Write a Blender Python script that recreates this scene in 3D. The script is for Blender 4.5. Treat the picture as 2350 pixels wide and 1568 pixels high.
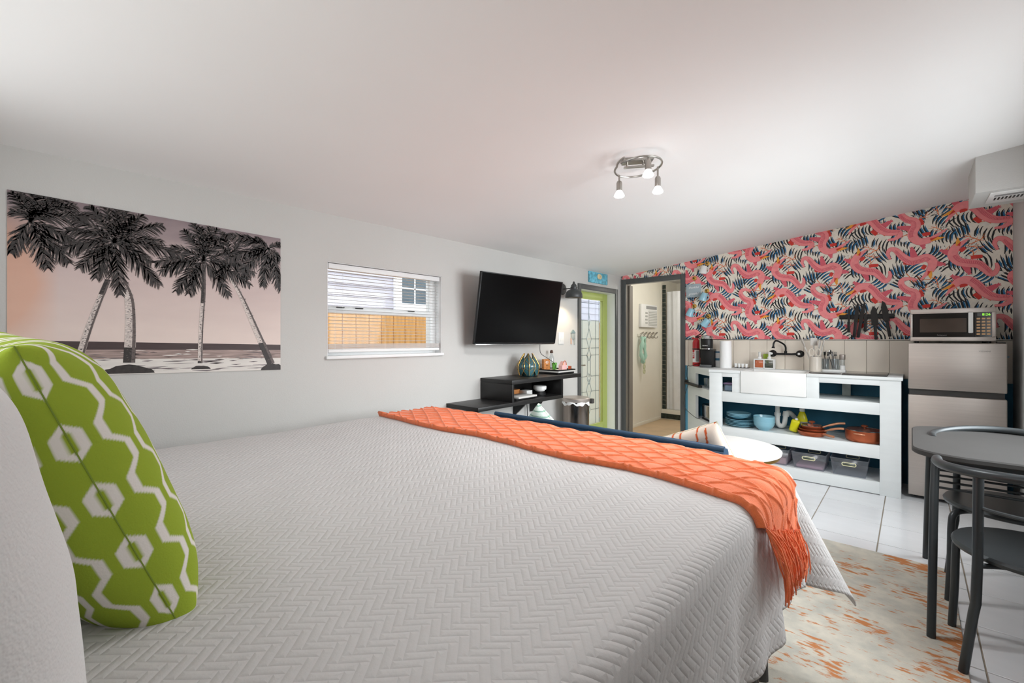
import bpy, bmesh, math, random
import numpy as np
from mathutils import Vector, Matrix, Euler, noise as mnoise

for _o in list(bpy.data.objects):
    bpy.data.objects.remove(_o)
SC = bpy.context.scene
COL = SC.collection
PI = math.pi

# ------------------------------------------------------------------ camera
TH = math.radians(41.956)
cam_d = bpy.data.cameras.new('camera')
cam_d.sensor_fit = 'HORIZONTAL'
cam_d.sensor_width = 36.0
cam_d.lens = 36.0 * 1020.0 / 2350.0
cam_d.shift_y = -6.0 / 2350.0
cam_d.clip_start = 0.02
cam_o = bpy.data.objects.new('camera', cam_d)
cam_o.location = (0, 0, 1.30)
cam_o.rotation_euler = (PI / 2, 0, TH)
COL.objects.link(cam_o)
SC.camera = cam_o

# ------------------------------------------------------------------ world and lights
w = bpy.data.worlds.new('world')
SC.world = w
w.use_nodes = True
bg = w.node_tree.nodes['Background']
bg.inputs[0].default_value = (0.93, 0.97, 1.0, 1)
bg.inputs[1].default_value = 2.6


def light(name, kind, loc, energy, color=(1, 1, 1), rot=(0, 0, 0), **kw):
    d = bpy.data.lights.new(name, kind)
    d.energy = energy
    d.color = color
    for k, v in kw.items():
        setattr(d, k, v)
    o = bpy.data.objects.new(name, d)
    o.location = loc
    o.rotation_euler = rot
    COL.objects.link(o)
    return o


XR_W = 0.604
# area lights added out of view as fill; the head wall has no window
light('daylight_right_window', 'AREA', (XR_W + 0.10, 3.10, 1.50), 42, (0.94, 0.98, 1.0),
      (0, math.radians(66), 0), shape='RECTANGLE', size=1.16, size_y=1.86, spread=math.radians(128))
light('daylight_head_window', 'AREA', (-1.30, -0.28, 1.72), 9, (0.96, 0.985, 1.0),
      (PI / 2, 0, 0), shape='RECTANGLE', size=2.2, size_y=0.75)

SC.view_settings.view_transform = 'Standard'
SC.view_settings.look = 'None'
SC.view_settings.gamma = 1.0
SC.view_settings.use_curve_mapping = False
SC.view_settings.exposure = 0.2
SC.cycles.max_bounces = 7
SC.cycles.diffuse_bounces = 5
SC.cycles.glossy_bounces = 3
SC.cycles.transmission_bounces = 3
SC.cycles.transparent_max_bounces = 10
SC.cycles.caustics_reflective = False
SC.cycles.caustics_refractive = False
SC.cycles.adaptive_threshold = 0.06

# ------------------------------------------------------------------ room constants
XL, YB, XR, YH = -2.856, 5.328, 0.604, -0.30      # left, back, right, head walls


def zc(x):                                        # the sloping ceiling
    return 2.122 + 0.109 * (x - XL)


# ------------------------------------------------------------------ materials
def lin(c):
    def f(v):
        v = v / 255.0
        return v / 12.92 if v <= 0.04045 else ((v + 0.055) / 1.055) ** 2.4
    return (f(c[0]), f(c[1]), f(c[2]), 1.0)


class NT:
    """small helper to write node maths"""
    def __init__(self, nt):
        self.nt = nt

    def node(self, t, **kw):
        n = self.nt.nodes.new(t)
        for k, v in kw.items():
            setattr(n, k, v)
        return n

    def link(self, a, b):
        self.nt.links.new(a, b)

    def m(self, op, a, b=None, c=None):
        n = self.node('ShaderNodeMath', operation=op)
        for i, v in enumerate((a, b, c)):
            if v is None:
                continue
            if isinstance(v, (int, float)):
                n.inputs[i].default_value = v
            else:
                self.link(v, n.inputs[i])
        return n.outputs[0]


MATS = {}


def M(name, col, rough=0.5, metal=0.0, var=0.06, vs=6.0, bump=0.0, bs=120.0, spec=0.5, emis=0.0,
      ecol=None, trans=0.0, ior=1.45, alpha=1.0, coat=0.0, stretch=None, coord='Object', sheen=0.0):
    if name in MATS:
        return MATS[name]
    m = bpy.data.materials.new(name)
    m.use_nodes = True
    nt = m.node_tree
    t = NT(nt)
    b = nt.nodes['Principled BSDF']
    c = lin(col)
    b.inputs['Roughness'].default_value = rough
    b.inputs['Metallic'].default_value = metal
    b.inputs['Specular IOR Level'].default_value = spec
    b.inputs['IOR'].default_value = ior
    b.inputs['Transmission Weight'].default_value = trans
    b.inputs['Alpha'].default_value = alpha
    b.inputs['Coat Weight'].default_value = coat
    b.inputs['Sheen Weight'].default_value = sheen
    tc = t.node('ShaderNodeTexCoord')
    vec = tc.outputs[coord]
    if stretch:
        mp = t.node('ShaderNodeMapping')
        mp.inputs['Scale'].default_value = stretch
        t.link(vec, mp.inputs['Vector'])
        vec = mp.outputs[0]
    if var > 0:
        n = t.node('ShaderNodeTexNoise')
        n.inputs['Scale'].default_value = vs
        n.inputs['Detail'].default_value = 2
        t.link(vec, n.inputs['Vector'])
        r = t.node('ShaderNodeValToRGB')
        r.color_ramp.elements[0].position = 0.3
        r.color_ramp.elements[1].position = 0.7
        r.color_ramp.elements[0].color = tuple(v * (1 - var) for v in c[:3]) + (1,)
        r.color_ramp.elements[1].color = tuple(min(1, v * (1 + var)) for v in c[:3]) + (1,)
        t.link(n.outputs[0], r.inputs[0])
        t.link(r.outputs[0], b.inputs['Base Color'])
    else:
        b.inputs['Base Color'].default_value = c
    if bump > 0:
        n2 = t.node('ShaderNodeTexNoise')
        n2.inputs['Scale'].default_value = bs
        n2.inputs['Detail'].default_value = 1
        t.link(vec, n2.inputs['Vector'])
        bp = t.node('ShaderNodeBump')
        bp.inputs['Strength'].default_value = min(1.0, bump)
        bp.inputs['Distance'].default_value = 0.002
        t.link(n2.outputs[0], bp.inputs['Height'])
        t.link(bp.outputs[0], b.inputs['Normal'])
    if emis > 0:
        b.inputs['Emission Color'].default_value = lin(ecol or col)
        b.inputs['Emission Strength'].default_value = emis
    MATS[name] = m
    return m


M('wall', (200, 199, 196), 0.85, var=0.012, vs=2.0, bump=0.35, bs=160)
M('ceiling', (242, 242, 241), 0.9, var=0.012, vs=1.5)
M('white_trim', (232, 233, 233), 0.45, var=0.015)
M('white_paint', (226, 230, 230), 0.5, var=0.02, vs=4, stretch=(1, 1, 6))
M('grout', (150, 140, 126), 0.9)
M('floor_tile', (228, 230, 233), 0.22, var=0.025, vs=3, stretch=(1, 4, 1), coat=0.1)
M('dark_trim', (84, 86, 86), 0.45, var=0.06, vs=8, stretch=(4, 4, 0.6))
M('teal_paint', (46, 112, 140), 0.6, var=0.2, vs=5)
M('blue_paint', (92, 160, 190), 0.6, var=0.06)
M('black_wood', (27, 26, 26), 0.38, var=0.15, vs=14, stretch=(6, 0.6, 6))
M('black', (14, 14, 15), 0.45)
M('black_metal', (30, 31, 32), 0.38, metal=0.3)
M('screen', (5, 5, 6), 0.22, var=0, spec=0.25)
M('chrome', (196, 196, 196), 0.16, metal=1.0, var=0.02)
M('steel', (190, 181, 174), 0.38, metal=0.75, var=0.035, vs=3, stretch=(1, 1, 40))
M('nickel', (176, 172, 166), 0.3, metal=1.0)
M('gold', (214, 170, 92), 0.3, metal=1.0)
M('copper', (196, 106, 72), 0.34, metal=0.75, var=0.05)
M('copper_handle', (212, 150, 116), 0.36, metal=0.6, var=0.05)
M('ceramic_white', (236, 236, 234), 0.2, var=0.01, coat=0.3)
M('plastic_white', (234, 234, 232), 0.4, var=0.01)
M('blue_ceramic', (130, 178, 194), 0.25, var=0.04, coat=0.4)
M('green_door', (176, 190, 106), 0.45, var=0.03)
M('orange_knit', (238, 122, 72), 0.95, var=0.07, vs=60, bump=0.8, bs=420, sheen=0.3)
M('white_fabric', (240, 240, 240), 0.95, var=0.015, vs=4, bump=0.5, bs=260)
M('skirt', (74, 74, 73), 0.9, var=0.12, vs=10, stretch=(8, 8, 1))
M('navy', (36, 66, 92), 0.5, var=0.08, vs=20, bump=0.4, bs=300)
M('marble', (230, 228, 224), 0.25, var=0.03, vs=5)
M('table_top', (58, 57, 56), 0.6, spec=0.25, var=0.05, vs=8)
M('table_metal', (62, 66, 68), 0.36, metal=0.55, var=0.05)
M('cedar', (214, 160, 96), 0.75, var=0.16, vs=5, stretch=(6, 6, 0.7))
M('siding', (196, 194, 206), 0.7, var=0.03)
M('ext_white', (238, 238, 240), 0.6, var=0.01)
M('ext_glass', (86, 100, 110), 0.12, var=0.15, vs=3)
M('ground', (150, 148, 138), 0.95, var=0.1)
M('bath_wall', (232, 228, 216), 0.7, var=0.012)
M('bath_floor', (206, 180, 146), 0.6, var=0.06)
M('mosaic', (44, 54, 50), 0.2, var=0.4, vs=30)
M('curtain', (226, 228, 230), 0.35, var=0.03, vs=10)
M('red', (196, 36, 44), 0.35, coat=0.3)
M('wood', (190, 126, 72), 0.55, var=0.12, vs=10, stretch=(1, 1, 5))
M('beige_tile', (234, 224, 210), 0.3, var=0.06, vs=5, stretch=(1, 1, 0.5), coat=0.2)
M('utensil', (206, 202, 196), 0.5, var=0.03)
M('crock', (214, 206, 194), 0.35, var=0.03)
M('knife', (40, 37, 36), 0.35, metal=0.5)
M('bulb', (255, 255, 255), 0.5, var=0, emis=6.0)
M('warm_bulb', (255, 226, 180), 0.5, var=0, emis=10.0)
M('lcd', (150, 240, 60), 0.5, var=0, emis=1.1)
M('yellow_soap', (214, 206, 26), 0.25, var=0.05)
M('amber_soap', (226, 104, 34), 0.25, var=0.03)
M('olive_soap', (66, 74, 54), 0.3, var=0.03)
M('green', (96, 176, 70), 0.4)
M('pink', (232, 186, 184), 0.5)
M('mint', (176, 214, 196), 0.8, var=0.06)
M('book', (206, 204, 200), 0.6, var=0.03)
M('dark_grey', (70, 68, 66), 0.5)
M('grey', (150, 150, 150), 0.5)
M('cream_handle', (232, 226, 186), 0.5)
M('print_ink', (40, 40, 42), 0.6, var=0)
M('print_white', (244, 244, 244), 0.6, var=0)
M('print_grey', (150, 146, 142), 0.6, var=0)
M('print_blue', (64, 118, 150), 0.6, var=0)


def clear_mat(name, col, fac, rough=0.05, frost=0.0):
    """thin glass or plastic sheet: part clear, part glossy, part milky"""
    m = bpy.data.materials.new(name)
    m.use_nodes = True
    nt = m.node_tree
    nt.nodes.clear()
    t = NT(nt)
    out = t.node('ShaderNodeOutputMaterial')
    tr = t.node('ShaderNodeBsdfTransparent')
    tr.inputs[0].default_value = lin(col)
    gl = t.node('ShaderNodeBsdfGlossy')
    gl.inputs[1].default_value = rough
    mx = t.node('ShaderNodeMixShader')
    mx.inputs[0].default_value = fac
    t.link(tr.outputs[0], mx.inputs[1])
    t.link(gl.outputs[0], mx.inputs[2])
    last = mx.outputs[0]
    if frost > 0:
        df = t.node('ShaderNodeBsdfDiffuse')
        df.inputs[0].default_value = lin(col)
        tl = t.node('ShaderNodeBsdfTranslucent')
        nz = t.node('ShaderNodeTexNoise')
        nz.inputs['Scale'].default_value = 30
        rp = t.node('ShaderNodeValToRGB')
        c = lin(col)
        rp.color_ramp.elements[0].color = tuple(v * 0.88 for v in c[:3]) + (1,)
        rp.color_ramp.elements[1].color = c
        tc = t.node('ShaderNodeTexCoord')
        t.link(tc.outputs['Object'], nz.inputs['Vector'])
        t.link(nz.outputs[0], rp.inputs[0])
        t.link(rp.outputs[0], tl.inputs[0])
        mt = t.node('ShaderNodeMixShader')
        mt.inputs[0].default_value = 0.75
        t.link(df.outputs[0], mt.inputs[1])
        t.link(tl.outputs[0], mt.inputs[2])
        m2 = t.node('ShaderNodeMixShader')
        m2.inputs[0].default_value = frost
        t.link(last, m2.inputs[1])
        t.link(mt.outputs[0], m2.inputs[2])
        last = m2.outputs[0]
    t.link(last, out.inputs[0])
    MATS[name] = m
    return m


clear_mat('window_glass', (250, 252, 252), 0.012)
clear_mat('frosted_glass', (238, 246, 242), 0.05, frost=0.8)
clear_mat('clear_pane', (238, 242, 244), 0.06, frost=0.12)
clear_mat('bin_plastic', (236, 238, 242), 0.05, rough=0.2, frost=0.22)
clear_mat('jar_glass', (240, 244, 246), 0.12, frost=0.08)

# ------------------------------------------------------------------ mesh helpers
ORG = {}


class MB:
    def __init__(self):
        self.bm = bmesh.new()
        self.mi = 0

    def _new(self, vs):
        return [self.bm.verts.new(v) for v in vs]

    flat = False

    def face(self, vs, smooth=True):
        try:
            f = self.bm.faces.new(vs)
        except ValueError:
            return None
        f.material_index = self.mi
        f.smooth = smooth and not self.flat
        return f

    def poly(self, pts):
        return self.face(self._new(pts))

    def box(self, x0, x1, y0, y1, z0, z1, bev=0.0, seg=2, mat=None):
        r = bmesh.ops.create_cube(self.bm, size=1.0)
        vs = r['verts']
        sc = Matrix.Diagonal((x1 - x0, y1 - y0, z1 - z0, 1))
        tr = Matrix.Translation(((x0 + x1) / 2, (y0 + y1) / 2, (z0 + z1) / 2)) @ sc
        if mat is not None:
            tr = mat @ tr
        bmesh.ops.transform(self.bm, matrix=tr, verts=vs)
        fs = {f for v in vs for f in v.link_faces}
        for f in fs:
            f.material_index = self.mi
            f.smooth = True
        if bev > 0:
            es = list({e for v in vs for e in v.link_edges})
            r2 = bmesh.ops.bevel(self.bm, geom=es, offset=bev, segments=seg, affect='EDGES', profile=0.5)
            for f in r2['faces']:
                f.material_index = self.mi
                f.smooth = True
        return self

    def tube(self, pts, r, n=10, closed=False, cap=True):
        P = [Vector(p) for p in pts]
        k = len(P)
        R = r if isinstance(r, (list, tuple)) else [r] * k
        T = []
        for i in range(k):
            a = P[(i - 1) % k] if (closed or i > 0) else P[i]
            b = P[(i + 1) % k] if (closed or i < k - 1) else P[i]
            d = (b - a)
            T.append(d.normalized() if d.length > 1e-9 else Vector((0, 0, 1)))
        up = Vector((0, 0, 1)) if abs(T[0].z) < 0.9 else Vector((1, 0, 0))
        N = (up - T[0] * up.dot(T[0])).normalized()
        rings = []
        for i in range(k):
            N = N - T[i] * N.dot(T[i])
            if N.length < 1e-6:
                N = T[i].orthogonal()
            N.normalize()
            Bn = T[i].cross(N)
            rings.append(self._new([P[i] + (N * math.cos(2 * PI * j / n) + Bn * math.sin(2 * PI * j / n)) * R[i]
                                    for j in range(n)]))
        for i in range(k if closed else k - 1):
            a, b = rings[i], rings[(i + 1) % k]
            for j in range(n):
                self.face([a[j], a[(j + 1) % n], b[(j + 1) % n], b[j]])
        if cap and not closed:
            self.face(list(reversed(rings[0])))
            self.face(rings[-1])
        return self

    def lathe(self, prof, c=(0, 0, 0), n=28, mat=None, sx=1.0, sy=1.0):
        rings = []
        for (r, z) in prof:
            if r < 1e-6:
                p = Vector((0, 0, z))
                p = (mat @ p) if mat is not None else p
                rings.append(self._new([p + Vector(c)]))
            else:
                ring = []
                for j in range(n):
                    p = Vector((r * sx * math.cos(2 * PI * j / n), r * sy * math.sin(2 * PI * j / n), z))
                    p = (mat @ p) if mat is not None else p
                    ring.append(p + Vector(c))
                rings.append(self._new(ring))
        for a, b in zip(rings[:-1], rings[1:]):
            for j in range(n):
                if len(a) == 1 and len(b) == 1:
                    continue
                if len(a) == 1:
                    self.face([a[0], b[(j + 1) % n], b[j]])
                elif len(b) == 1:
                    self.face([a[j], a[(j + 1) % n], b[0]])
                else:
                    self.face([a[j], a[(j + 1) % n], b[(j + 1) % n], b[j]])
        return self

    def prism(self, poly, f, t0, t1):
        """extrude a 2-D outline; f(u, v, t) gives the 3-D point"""
        a = self._new([f(u, v, t0) for u, v in poly])
        b = self._new([f(u, v, t1) for u, v in poly])
        n = len(poly)
        self.face(a)
        self.face(list(reversed(b)))
        for i in range(n):
            self.face([a[i], a[(i + 1) % n], b[(i + 1) % n], b[i]])
        return self

    def ribbon(self, pts, wid, f, t):
        """flat strip along a 2-D line, at depth t"""
        k = len(pts)
        Lr = []
        for i in range(k):
            a = pts[max(0, i - 1)]
            b = pts[min(k - 1, i + 1)]
            dx, dy = b[0] - a[0], b[1] - a[1]
            l = math.hypot(dx, dy) or 1
            w_ = wid[i] if isinstance(wid, (list, tuple)) else wid
            nx, ny = -dy / l * w_ / 2, dx / l * w_ / 2
            Lr.append(((pts[i][0] + nx, pts[i][1] + ny), (pts[i][0] - nx, pts[i][1] - ny)))
        for (a, b), (c, d) in zip(Lr[:-1], Lr[1:]):
            self.poly([f(*a, t), f(*b, t), f(*d, t), f(*c, t)])
        return self

    def grid(self, fn, nu, nv, uv=None, flip=False):
        V = [[self.bm.verts.new(fn(i / nu, j / nv)) for j in range(nv + 1)] for i in range(nu + 1)]
        lay = self.bm.loops.layers.uv.verify() if uv else None
        for i in range(nu):
            for j in range(nv):
                idx = [(i, j), (i + 1, j), (i + 1, j + 1), (i, j + 1)]
                if flip:
                    idx.reverse()
                fc = self.face([V[a][b] for a, b in idx])
                if uv and fc:
                    for lp, (a, b) in zip(fc.loops, idx):
                        lp[lay].uv = uv(a / nu, b / nv)
        return V

    def build(self, name, mat, parent=None, loc=None, angle=38, fix=True, local=False):
        bm = self.bm
        if fix:
            bmesh.ops.recalc_face_normals(bm, faces=bm.faces[:])
        me = bpy.data.meshes.new(name)
        if parent is not None:
            o0 = Vector((0, 0, 0)) if local else ORG[parent.name]
            loc_v = None
        else:
            if loc is None:
                xs = [v.co for v in bm.verts]
                lo = Vector((min(v.x for v in xs), min(v.y for v in xs), min(v.z for v in xs)))
                hi = Vector((max(v.x for v in xs), max(v.y for v in xs), max(v.z for v in xs)))
                loc = ((lo.x + hi.x) / 2, (lo.y + hi.y) / 2, lo.z)
            o0 = Vector((0, 0, 0)) if local else Vector(loc)
            loc_v = Vector(loc)
        if o0.length > 0:
            bmesh.ops.translate(bm, vec=-o0, verts=bm.verts[:])
        bm.to_mesh(me)
        bm.free()
        for m_ in (mat if isinstance(mat, (list, tuple)) else [mat]):
            me.materials.append(MATS[m_] if isinstance(m_, str) else m_)
        me.set_sharp_from_angle(angle=math.radians(angle))
        o = bpy.data.objects.new(name, me)
        COL.objects.link(o)
        if parent is not None:
            o.parent = parent
            ORG[o.name] = ORG[parent.name].copy()
        else:
            o.location = loc_v
            ORG[o.name] = loc_v.copy()
        return o


def tag(o, label, cat, group=None):
    o['label'] = label
    o['category'] = cat
    if group:
        o['group'] = group
    return o


def struct(o, label=None):
    o['kind'] = 'structure'
    if label:
        o['label'] = label
        o['category'] = label.split()[-1] if False else o.name.split('_')[0]
    return o


def thing(name, label, cat, loc, group=None, rot=None):
    o = bpy.data.objects.new(name, None)
    o.empty_display_size = 0.05
    COL.objects.link(o)
    o.location = loc
    if rot:
        o.rotation_euler = rot
    ORG[o.name] = Vector(loc)
    return tag(o, label, cat, group)


def attach(o, parent):
    o.parent = parent
    o.matrix_parent_inverse = parent.matrix_basis.inverted()
    return o


def copy_tree(o, loc=None, label=None, rot=None, parent=None):
    c = o.copy()
    COL.objects.link(c)
    if parent is not None:
        c.parent = parent
    if loc is not None:
        c.location = loc
    if rot is not None:
        c.rotation_euler = rot
    if label:
        c['label'] = label
    for ch in list(o.children):
        copy_tree(ch, parent=c)
    return c


def text(s, size, mw, mat, parent, name='lettering', align='CENTER', shear=0.0, ext=0.0004):
    cu = bpy.data.curves.new('t', 'FONT')
    cu.body = s
    cu.size = size
    cu.align_x = align
    cu.align_y = 'CENTER'
    cu.shear = shear
    cu.extrude = ext
    cu.resolution_u = 3
    to = bpy.data.objects.new('t', cu)
    COL.objects.link(to)
    dg = bpy.context.evaluated_depsgraph_get()
    me = bpy.data.meshes.new_from_object(to.evaluated_get(dg))
    bpy.data.objects.remove(to)
    me.transform(mw)
    me.transform(Matrix.Translation(-ORG[parent.name]))
    me.materials.clear()
    me.materials.append(MATS[mat])
    o = bpy.data.objects.new(name, me)
    COL.objects.link(o)
    o.parent = parent
    ORG[o.name] = ORG[parent.name].copy()
    return o


def facing(loc, nrm='-y', roll=0.0):
    """matrix for lettering on an upright surface whose normal is nrm"""
    if nrm == '-y':
        r = Matrix.Rotation(PI / 2, 4, 'X')
    elif nrm == '+x':
        r = Matrix.Rotation(PI / 2, 4, 'Z') @ Matrix.Rotation(PI / 2, 4, 'X')
    return Matrix.Translation(loc) @ r @ Matrix.Rotation(roll, 4, 'Z')


def catmull(pts, n=6, closed=False):
    P = [Vector(p) for p in pts]
    out = []
    k = len(P)
    for i in range(k if closed else k - 1):
        p0 = P[(i - 1) % k] if (closed or i > 0) else P[i]
        p1, p2 = P[i], P[(i + 1) % k]
        p3 = P[(i + 2) % k] if (closed or i < k - 2) else p2
        for j in range(n):
            t = j / n
            out.append(0.5 * ((2 * p1) + (p2 - p0) * t + (2 * p0 - 5 * p1 + 4 * p2 - p3) * t * t
                              + (3 * p1 - p0 - 3 * p2 + p3) * t ** 3))
    if not closed:
        out.append(P[-1])
    return out


def disc_prof(r, h, e=0.004):
    return [(0, 0), (r - e, 0), (r, e), (r, h - e), (r - e, h), (0, h)]
# ================================================================== ROOM SHELL
TW = 0.14
m = MB()
m.box(XL - TW, XL, YH - 0.1, 1.361, -0.05, 2.16)
m.box(XL - TW, XL, 1.361, 2.314, -0.05, 1.183)
m.box(XL - TW, XL, 1.361, 2.314, 1.81, 2.16)
m.box(XL - TW, XL, 2.314, 4.36, -0.05, 2.16)
m.box(XL - TW, XL, 4.36, 5.175, 1.885, 2.16)
m.box(XL - TW, XL, 5.175, YB + 0.12, -0.05, 2.16)
wall_left = struct(m.build('wall_left', 'wall'))

m = MB()
m.box(XL - 0.02, -2.79, YB, YB + 0.12, -0.05, 2.16)
m.prism([(-2.79, 2.02), (-2.04, 2.02), (-2.04, zc(-2.04) + 0.05), (-2.79, zc(-2.79) + 0.05)],
        lambda u, v, t: (u, t, v), YB, YB + 0.12)
m.prism([(-2.04, -0.05), (XR + 0.1, -0.05), (XR + 0.1, zc(XR) + 0.05), (-2.04, zc(-2.04) + 0.05)],
        lambda u, v, t: (u, t, v), YB, YB + 0.12)
wall_back = struct(m.build('wall_back', 'wall'))
m = MB()
m.box(-1.96, XR, YB - 0.003, YB, 0.0, 0.94)
m.build('painted_panel', 'teal_paint', wall_back)
m = MB()
m.box(-2.006, -1.96, YB - 0.003, YB, 0.0, 0.985)
m.build('painted_panel', 'blue_paint', wall_back)

m = MB()
RW = 0.12
m.box(XR, XR + RW, YH - 0.1, 2.15, -0.05, 2.55)
m.box(XR, XR + RW, 2.15, 4.05, -0.05, 0.9)  # opening added to let the fill light in
m.box(XR, XR + RW, 2.15, 4.05, 2.1, 2.55)
m.box(XR, XR + RW, 4.05, YB + 0.1, -0.05, 2.55)
wall_right = struct(m.build('wall_right', 'wall'))
m = MB()
m.prism([(XL - 0.1, -0.05), (XR + 0.1, -0.05), (XR + 0.1, 2.55), (XL - 0.1, 2.17)],
        lambda u, v, t: (u, t, v), YH - 0.1, YH)
wall_head = struct(m.build('wall_head', 'wall'))
m = MB()
m.prism([(XL - 0.2, zc(XL - 0.2)), (XR + 0.15, zc(XR + 0.15)), (XR + 0.15, zc(XR + 0.15) + 0.1), (XL - 0.2, zc(XL - 0.2) + 0.1)],
        lambda u, v, t: (u, t, v), YH - 0.1, YB + 0.12)
struct(m.build('ceiling', 'ceiling'))

# floor: grout bed with tiles
m = MB()
m.box(XL - 0.1, XR + 0.1, YH - 0.1, YB + 0.12, -0.06, -0.004)
floor = struct(m.build('floor', 'grout', loc=(0, 0, 0)))
TS = 0.3775
gx0 = -0.160 - 8 * TS
gy0 = 4.04 - 12 * TS
tile0 = None
for i in range(12):
    for j in range(17):
        x0, x1 = max(gx0 + i * TS, XL), min(gx0 + (i + 1) * TS, XR)
        y0, y1 = max(gy0 + j * TS, YH), min(gy0 + (j + 1) * TS, YB)
        if x1 - x0 < 0.02 or y1 - y0 < 0.02:
            continue
        if y1 < 1.5:            # under and behind the bed
            continue
        full = abs(x1 - x0 - TS) < 1e-6 and abs(y1 - y0 - TS) < 1e-6
        if full and tile0 is not None:
            o = bpy.data.objects.new('tile', tile0.data)
            COL.objects.link(o)
            o.parent = floor
            o.location = (x0, y0, 0)
            continue
        m = MB()
        m.box(0.003, x1 - x0 - 0.003, 0.003, y1 - y0 - 0.003, -0.012, 0.0, bev=0.0012, seg=1)
        o = m.build('tile', 'floor_tile', floor, local=True)
        o.location = (x0, y0, 0)
        if full:
            tile0 = o
m = MB()
m.box(XL, XR, YH, 1.5, -0.004, -0.0005)
m.build('tile_field', 'floor_tile', floor)

# backsplash tiles
m = MB()
m.box(0.0012, 0.1643, -0.009, 0.0, 0.0, 0.345, bev=0.002, seg=1)
bt = m.build('tile', 'beige_tile', wall_back, local=True)
bt.location = Vector((-1.9695, YB, 0.94)) - ORG['wall_back']
for k in range(1, 15):
    o = bpy.data.objects.new('tile', bt.data)
    COL.objects.link(o)
    o.parent = wall_back
    o.location = Vector((-1.9695 + 0.1655 * k, YB, 0.94)) - ORG['wall_back']
m = MB()
m.box(-1.9695 + 0.1655 * 15 + 0.001, XR - 0.003, YB - 0.009, YB, 0.94, 1.285, bev=0.002, seg=1)
m.build('tile', 'beige_tile', wall_back)
m = MB()
m.box(-2.006, -1.9705, YB - 0.009, YB, 0.985, 1.285, bev=0.002, seg=1)
m.build('tile', 'beige_tile', wall_back)
m = MB()
m.box(-2.006, XR - 0.002, YB - 0.012, YB, 1.287, 1.297, bev=0.002, seg=1)
m.build('tile_edge', 'nickel', wall_back)

# bathroom doorway casing and jamb
m = MB()
m.box(-2.842, -2.778, YB - 0.018, YB, 0, 2.078, bev=0.003)
m.box(-2.062, -2.007, YB - 0.018, YB, 0, 2.078, bev=0.003)
m.box(-2.778, -2.062, YB - 0.018, YB, 2.014, 2.078, bev=0.003)
trim1 = struct(m.build('trim_1', 'dark_trim'))
M('jamb_brown', (124, 116, 106), 0.5, var=0.1, vs=6, stretch=(6, 6, 0.5))
m = MB()
m.box(-2.79, -2.778, YB - 0.002, YB + 0.13, 0, 2.02)
m.box(-2.77, -2.752, YB + 0.05, YB + 0.13, 0, 2.0)
m.box(-2.052, -2.04, YB - 0.002, YB + 0.13, 0, 2.02)
m.build('jamb', 'jamb_brown', trim1)

# glass door casing, reveal
m = MB()
m.box(XL, XL + 0.016, 4.302, 4.362, 0, 1.942, bev=0.003)
m.box(XL, XL + 0.016, 5.168, 5.222, 0, 1.942, bev=0.003)
m.box(XL, XL + 0.016, 4.362, 5.168, 1.882, 1.942, bev=0.003)
trim2 = struct(m.build('trim_2', 'dark_trim'))
m = MB()
m.box(XL - TW, XL, 4.36, 4.366, 0, 1.885)
m.box(XL - TW, XL, 5.169, 5.175, 0, 1.885)
m.box(XL - TW, XL, 4.366, 5.169, 1.879, 1.885)
m.build('jamb', 'white_trim', trim2)

# ------------------------------------------------------------------ leaded glass door
dx0, dx1 = -3.012, -2.966
door = thing('door_1', 'lime green door with a tall leaded glass light', 'door', (-2.99, 4.76, 0))
door['kind'] = 'structure'
m = MB()
m.box(dx0, dx1, 4.367, 4.50, 0.012, 1.878, bev=0.004)
m.box(dx0, dx1, 5.056, 5.168, 0.012, 1.878, bev=0.004)
m.box(dx0, dx1, 4.50, 5.056, 1.80, 1.878, bev=0.004)
m.box(dx0, dx1, 4.50, 5.056, 0.012, 0.22, bev=0.004)
leaf = m.build('door_leaf', 'green_door', door)
m = MB()
for a, b, c, d in ((4.50, 4.512, 0.22, 1.80), (5.044, 5.056, 0.22, 1.80), (4.512, 5.044, 1.786, 1.80), (4.512, 5.044, 0.22, 0.234)):
    m.box(dx1 - 0.002, dx1 + 0.008, a, b, c, d, bev=0.002)
m.build('glazing_bead', 'green_door', leaf)
ys_ = [4.512, 4.597, 4.751, 4.905, 4.992, 5.044]
zs_ = [0.234, 0.414, 0.644, 0.834, 1.097, 1.185, 1.30, 1.53, 1.745, 1.786]
for i in range(5):
    for j in range(9):
        m = MB()
        m.box(-2.992, -2.986, ys_[i] + 0.001, ys_[i + 1] - 0.001, zs_[j] + 0.001, zs_[j + 1] - 0.001)
        m.build('pane', 'clear_pane' if (i == 4 or j >= 7) else 'frosted_glass', door)
m = MB()
cx_ = -2.984
for y_ in (4.597, 4.905, 4.992):
    m.tube([(cx_, y_, 0.234), (cx_, y_, 1.53 if y_ < 4.95 else 1.786)], 0.0028, 6)
for z_ in zs_[1:-1]:
    m.tube([(cx_, 4.512, z_), (cx_, 4.700, z_)], 0.0028, 6)
    m.tube([(cx_, 4.802, z_), (cx_, 4.992, z_)], 0.0028, 6)
m.tube([(cx_, 4.512, 1.745), (cx_, 4.992, 1.745)], 0.0028, 6)


def dia(zm, hw, hh):
    p = [(cx_, 4.751 - hw, zm), (cx_, 4.751, zm + hh), (cx_, 4.751 + hw, zm), (cx_, 4.751, zm - hh)]
    m.tube(p, 0.0035, 6, closed=True)


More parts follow.
